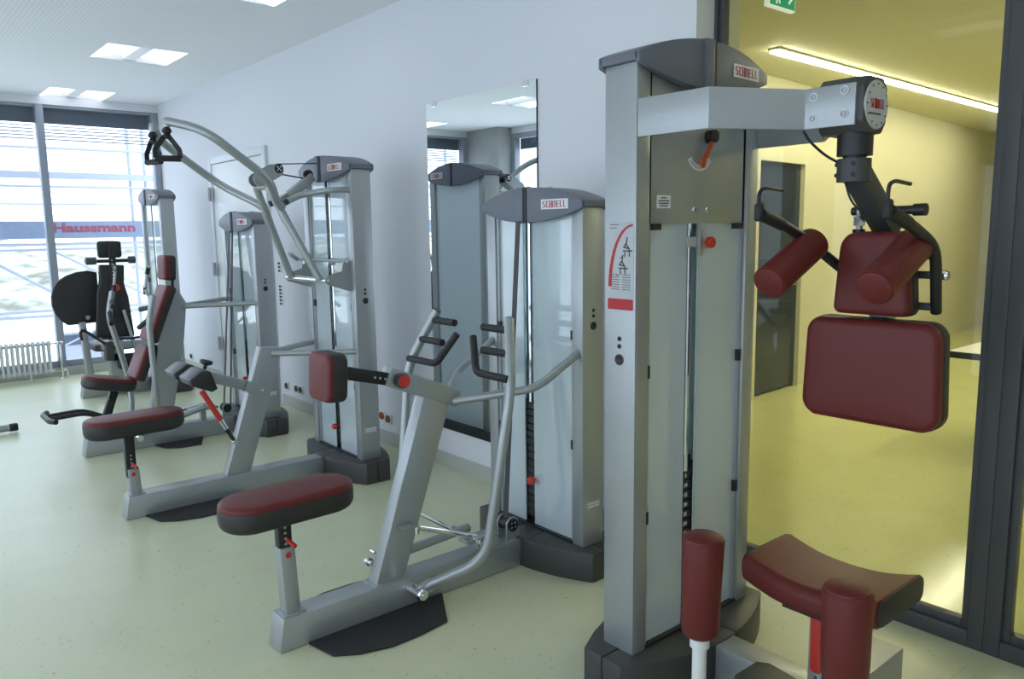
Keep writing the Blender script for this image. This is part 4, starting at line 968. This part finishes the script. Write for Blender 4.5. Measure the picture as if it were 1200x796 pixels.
# ================================================================== M4: chest press
def chest_press():
    xc, yc = -6.255, 2.445
    t = thing('chest_press_machine', (xc, yc, 0), 'chest press machine with reclined pink back pad and black foot bar', 'gym machine', 'strength machines along the wall')
    T = frame_at(xc, yc, False)
    tower(t, T, 1.665, 15, 6, slot=(-.05, .015))
    xb = xc+.04
    beam(t, T, .205, 2.445-1.146, .12)
    # reclined mast plate
    a = .038
    part('mast', G().prism([(1.60, .13), (1.76, .13), (1.90, .80), (1.935, 1.07), (1.865, 1.20), (1.80, 1.16), (1.71, .80)], lambda p, q, r: (xc+r, p, q), -a, a), 'silver', t, .006)
    for s in (-1, 1):
        part('support_tube', G().cyl((xc+s*.03, 1.905, 1.045), (xc+s*.305, 2.385, 1.055), .0185, 12), 'silver_tube', t)
    # pads along the recline
    d = Vector((0, .38, .925)).normalized()
    def pad(nm, c, w, h, th, r=.03):
        c = Vector(c); nn = Vector((1, 0, 0)).cross(d)
        part(nm, cushion(G(), c, (1, 0, 0), d, w, h, r, th, .018, .004), 'leather', t)
        part(nm+'_shell', cushion(G(), c+nn*.015, (-1, 0, 0), d, w+.004, h+.004, r, .045, .015), 'blackvinyl', t)
    pad('back_pad', (xc, 1.735, 1.000), .26, .44, .045)
    pad('lower_pad', (xc, 1.590, .640), .26, .26, .045)
    part('head_pad', cushion(G(), (xc, 1.825, 1.345), (1, 0, 0), (0, .06, 1), .20, .185, .03, .05, .018, .004), 'leather', t)
    part('head_pad_shell', cushion(G(), (xc, 1.810, 1.345), (-1, 0, 0), (0, .06, 1), .204, .189, .03, .05, .015), 'blackvinyl', t)
    part('head_post', G().obox((xc, 1.845, 1.15), (xc, 1.850, 1.30), .04, .02), 'black', t)
    part('lower_mount', G().obox((xc, 1.65, .60), (xc, 1.71, .76), .05, .10, (0, 1, 0)), 'black', t)
    # seat
    sd = part('seat', cushion(G(), (xc+.02, 1.355, .542), (1, 0, 0), (0, 1, -.20), .235, .36, .10, .024, .018, .005), 'leather', t)
    part('seat_shell', cushion(G(), (xc+.02, 1.355, .5425), (1, 0, 0), (0, -1, .20), .237, .362, .10, .070, .030), 'blackvinyl', t)
    part('seat_post', G().obox((xc+.02, 1.385, .475), (xc+.02, 1.265, .135), .045, .055), 'black', t, .004)
    bolt(t, (xc+.045, 1.345, .40), (1, 0, 0), .014, 'black', .012)
    # foot bar
    part('foot_bar', G().sweep([(xc-.035, 1.31, .265), (xc-.035, 1.17, .335), (xc-.035, .94, .325)], .016, 10, .06).sweep([(xc+.075, 1.31, .265), (xc+.075, 1.17, .335), (xc+.075, .94, .325)], .016, 10, .06), 'black', t)
    part('foot_crossbar', G().sweep([(xc-.17, .965, .325), (xc-.11, .930, .323), (xc+.14, .930, .323), (xc+.20, .960, .325)], .019, 10, .05), 'black', t)
    for s in (-1, 1):
        X = lambda q: xc+s*q
        dy = .09 if s > 0 else 0
        lv = part('press_arm', G().sweep([(X(.17), 1.50, .150), (X(.30), 1.575+dy*.2, .26), (X(.375), 1.575, .50), (X(.375), 1.47+dy, .98), (X(.375), 1.515+dy, 1.165)], .0215, 12, .09), 'silver_tube', t)
        part('hand_grip', G().cyl((X(.36), 1.500+dy, 1.085), (X(.20), 1.47+dy, 1.06), .018, 10), 'foam', lv)
        part('hand_grip', G().cyl((X(.36), 1.478+dy, 1.00), (X(.20), 1.45+dy, .93), .018, 10), 'foam', lv)
        part('loop_handle', G().sweep([(X(.375), 1.515+dy, 1.165), (X(.33), 1.50+dy, 1.15), (X(.25), 1.50+dy, 1.20), (X(.25), 1.52+dy, 1.34), (X(.30), 1.52+dy, 1.37)], .011, 8, .03), 'silver_tube', lv)
        part('loop_grip', G().sweep([(X(.245), 1.50+dy, 1.17), (X(.25), 1.50+dy, 1.22)], .015, 8), 'foam', lv)
        part('loop_grip', G().cyl((X(.25), 1.52+dy, 1.32), (X(.29), 1.52+dy, 1.365), .015, 8), 'foam', lv)
        part('pivot_hub', G().cyl((X(.06), 1.49, .11), (X(.20), 1.49, .11), .024, 12), 'chrome', lv)
        part('link_tube', G().sweep([(X(.155), 1.52, .125), (X(.10), 1.75, .19), (X(.07), 1.98, .235), (X(.04), 2.08, .235)], .019, 10, .06), 'silver_tube', t)
    part('rocker_plate', G().box(xc-.05, xc+.05, 1.90, 2.12, .215, .235), 'silver_tube', t, .004)
    part('rocker_stem', G().box(xc-.02, xc+.02, 1.99, 2.03, .13, .216), 'silver_tube', t)
    part('tie_rod', G().cyl((xc+.10, 1.70, .20), (xc+.03, 2.0, .25), .010, 8).cyl((xc-.10, 1.70, .20), (xc-.03, 2.0, .25), .010, 8), 'chrome', t)
    pb = part('pulley_bracket', G().prism(rrect(.075, .11, (.036, .036, .004, .004)), lambda p, q, r: (xc+r, 2.195+p, .185+q), .022, .030), 'silver_tube', t)
    part('pulley', G().lathe((xc-.034, 2.195, .200), (1, 0, 0), [(0, .036), (.010, .028), (.052, .028), (.074, .034)], 18), 'black', pb)
    part('drive_belt', G().obox((xc-.03, 2.325, 1.615), (xc-.01, 2.185, .215), .030, .004, (0, 1, 0)), 'belt', t)
    part('drive_belt', G().obox((xc-.02, 2.345, 1.615), (xc+.015, 2.230, .215), .030, .004, (0, 1, 0)), 'belt', t)
    floor_mat_plate(t, [(xc+c, d_) for c, d_ in ((.062, 1.62), (.20, 1.66), (.26, 1.75), (.27, 1.90), (.062, 1.98))])
chest_press()

# ================================================================== M5: far leg machine with black seat back
def leg_machine():
    xc, yc = -8.585, 2.445
    t = thing('leg_press_machine', (xc, yc, 0), 'leg press machine by the end window with black seat back and round footboard', 'gym machine', 'strength machines along the wall')
    T = frame_at(xc, yc, False)
    tower(t, T, 1.950, 15, 7, slot=(-.05, .015))
    beam(t, T, .205, 2.445-1.60, .12)
    # seat back, seen from behind; faces the end window
    X = -8.42
    n_ = (1, 0, 0)
    def bk(nm, pts, x0, x1, m, bev=.012): return part(nm, G().prism(pts, lambda p, q, r: (r, p, q), x0, x1), m, t, bev, 3)
    bk('seat_back', [(1.745, .60), (2.095, .585), (2.065, .98), (2.035, 1.12), (2.050, 1.30), (1.825, 1.31), (1.815, 1.14), (1.785, 1.06)], X-.05, X+.02, 'blackvinyl', .018)
    bk('head_rest', rrect(.215, .165, .03, 4, lambda p, q: (p+1.935, q+1.455)), X-.06, X-.01, 'blackvinyl', .015)
    sp = bk('back_rail', [(1.895, .80), (1.955, .80), (1.970, 1.38), (1.985, 1.50), (1.905, 1.50), (1.910, 1.38)], X+.02, X+.045, 'black', .004)
    for k in range(7):
        part('index_hole', G().lathe((X+.0452, 1.932, 1.14+.035*k), (1, 0, 0), [(0, .008), (.001, .007)], 8), 'labelgrey', sp)
    part('adjust_knob', G().lathe((X+.045, 1.94, 1.085), (1, 0, 0), [(0, .014), (.02, .016), (.02, .034), (.05, .036), (.055, .025)], 14), 'red', sp)
    sb = part('shoulder_bar', G().cyl((X+.03, 1.70, 1.345), (X+.03, 2.14, 1.345), .017, 10), 'black', t)
    for y0, y1 in ((1.70, 1.80), (2.08, 2.15)):
        part('shoulder_roll', G().lathe((X+.03, y0, 1.35), (0, 1, 0), [(0, .02), (.006, .036), (y1-y0-.006, .036), (y1-y0, .02)], 14), 'greyvinyl', sb)
    # footboard
    fb = [(1.53, .735), (1.81, .745), (1.82, 1.235), (1.74, 1.255), (1.64, 1.245), (1.55, 1.215), (1.475, 1.165), (1.43, 1.10), (1.408, 1.02), (1.408, .93), (1.43, .85), (1.475, .78)]
    bk('footboard', fb, X-.12, X-.075, 'blackvinyl', .014)
    part('footboard_bolt', G().lathe((X-.075, 1.70, .80), (1, 0, 0), [(0, .024), (.012, .022), (.012, .012), (.03, .012)], 12), 'chrome', t)
    part('footboard_post', G().obox((X-.10, 1.690, .12), (X-.10, 1.650, .76), .075, .06), 'silver', t, .006)
    # seat, frame and levers
    part('seat', cushion(G(), (X-.22, 1.92, .46), (1, 0, 0), (0, 1, 0), .42, .36, .06, .07, .02), 'blackvinyl', t)
    part('seat_frame', G().box(X-.40, X+.06, 1.86, 1.95, .36, .44).box(X-.05, X+.05, 1.78, 2.22, .48, .55).box(X-.03, X+.05, 1.90, 2.18, .13, .37), 'silver', t, .005)
    part('seat_column', G().box(X-.06, X+.06, 1.84, 1.97, .13, .58), 'silver', t, .006)
    part('side_rail', G().cyl((X+.06, 2.10, .36), (X+.05, 2.00, .86), .016, 10), 'silver_tube', t)
    part('hand_lever', G().sweep([(X+.10, 1.60, .60), (X+.10, 1.59, .68), (X+.10, 1.62, .70), (X+.10, 1.80, .545), (X+.10, 1.93, .48)], .014, 8, .02), 'black', t)
    part('lever_mount', G().box(X+.0, X+.12, 1.80, 1.87, .38, .56), 'dark', t, .004)
    part('gear_case', G().box(X+.05, X+.16, 1.90, 2.10, .29, .43), 'black', t, .01)
    part('red_adjuster', G().cyl((X+.16, 1.93, .34), (X+.20, 1.94, .40), .014, 8), 'red', t)
    for y in (1.99, 2.06, 2.12):
        part('adjuster_rod', G().cyl((X+.17, y, .24), (X+.17, y, .42), .011, 8), 'black', t)
    part('brace_tube', G().sweep([(X+.05, 1.78, .60), (X+.08, 2.02, .575), (X+.05, 2.16, .58)], .014, 8, .03), 'black', t)
leg_machine()

# ------------------------------------------------------------------ foot of another machine, cut by the left frame edge
fm = thing('bench_stand', (-7.45, .45, 0), 'silver tube foot with black end cap at the left edge', 'gym machine')
part('foot_tube', G().cyl((-7.45, .18, .042), (-7.45, .885, .042), .030, 14), 'silver_tube', fm)
part('end_cap', G().lathe((-7.45, .845, .042), (0, 1, 0), [(0, .033), (.05, .034), (.06, .028)], 14), 'black', fm)
part('end_cap', G().lathe((-7.45, .215, .042), (0, -1, 0), [(0, .033), (.05, .034), (.06, .028)], 14), 'black', fm)
part('stand_beam', G().box(-8.6, -7.45, .42, .48, .012, .072), 'silver_tube', fm, .005)
part('stand_post', G().box(-7.49, -7.43, .41, .49, .06, .45), 'silver', fm, .005)
part('bench_pad', cushion(G(), (-8.0, .45, .45), (1, 0, 0), (0, 1, 0), 1.2, .28, .06, .06, .02), 'blackvinyl', fm)

# fine print that cannot be picked apart
for o in bpy.data.objects:
    if o.name.split('.')[0] in ('dial_marks', 'dial_dots', 'sticker_text', 'sticker_figures', 'plate_print'): o['kind'] = 'stuff'
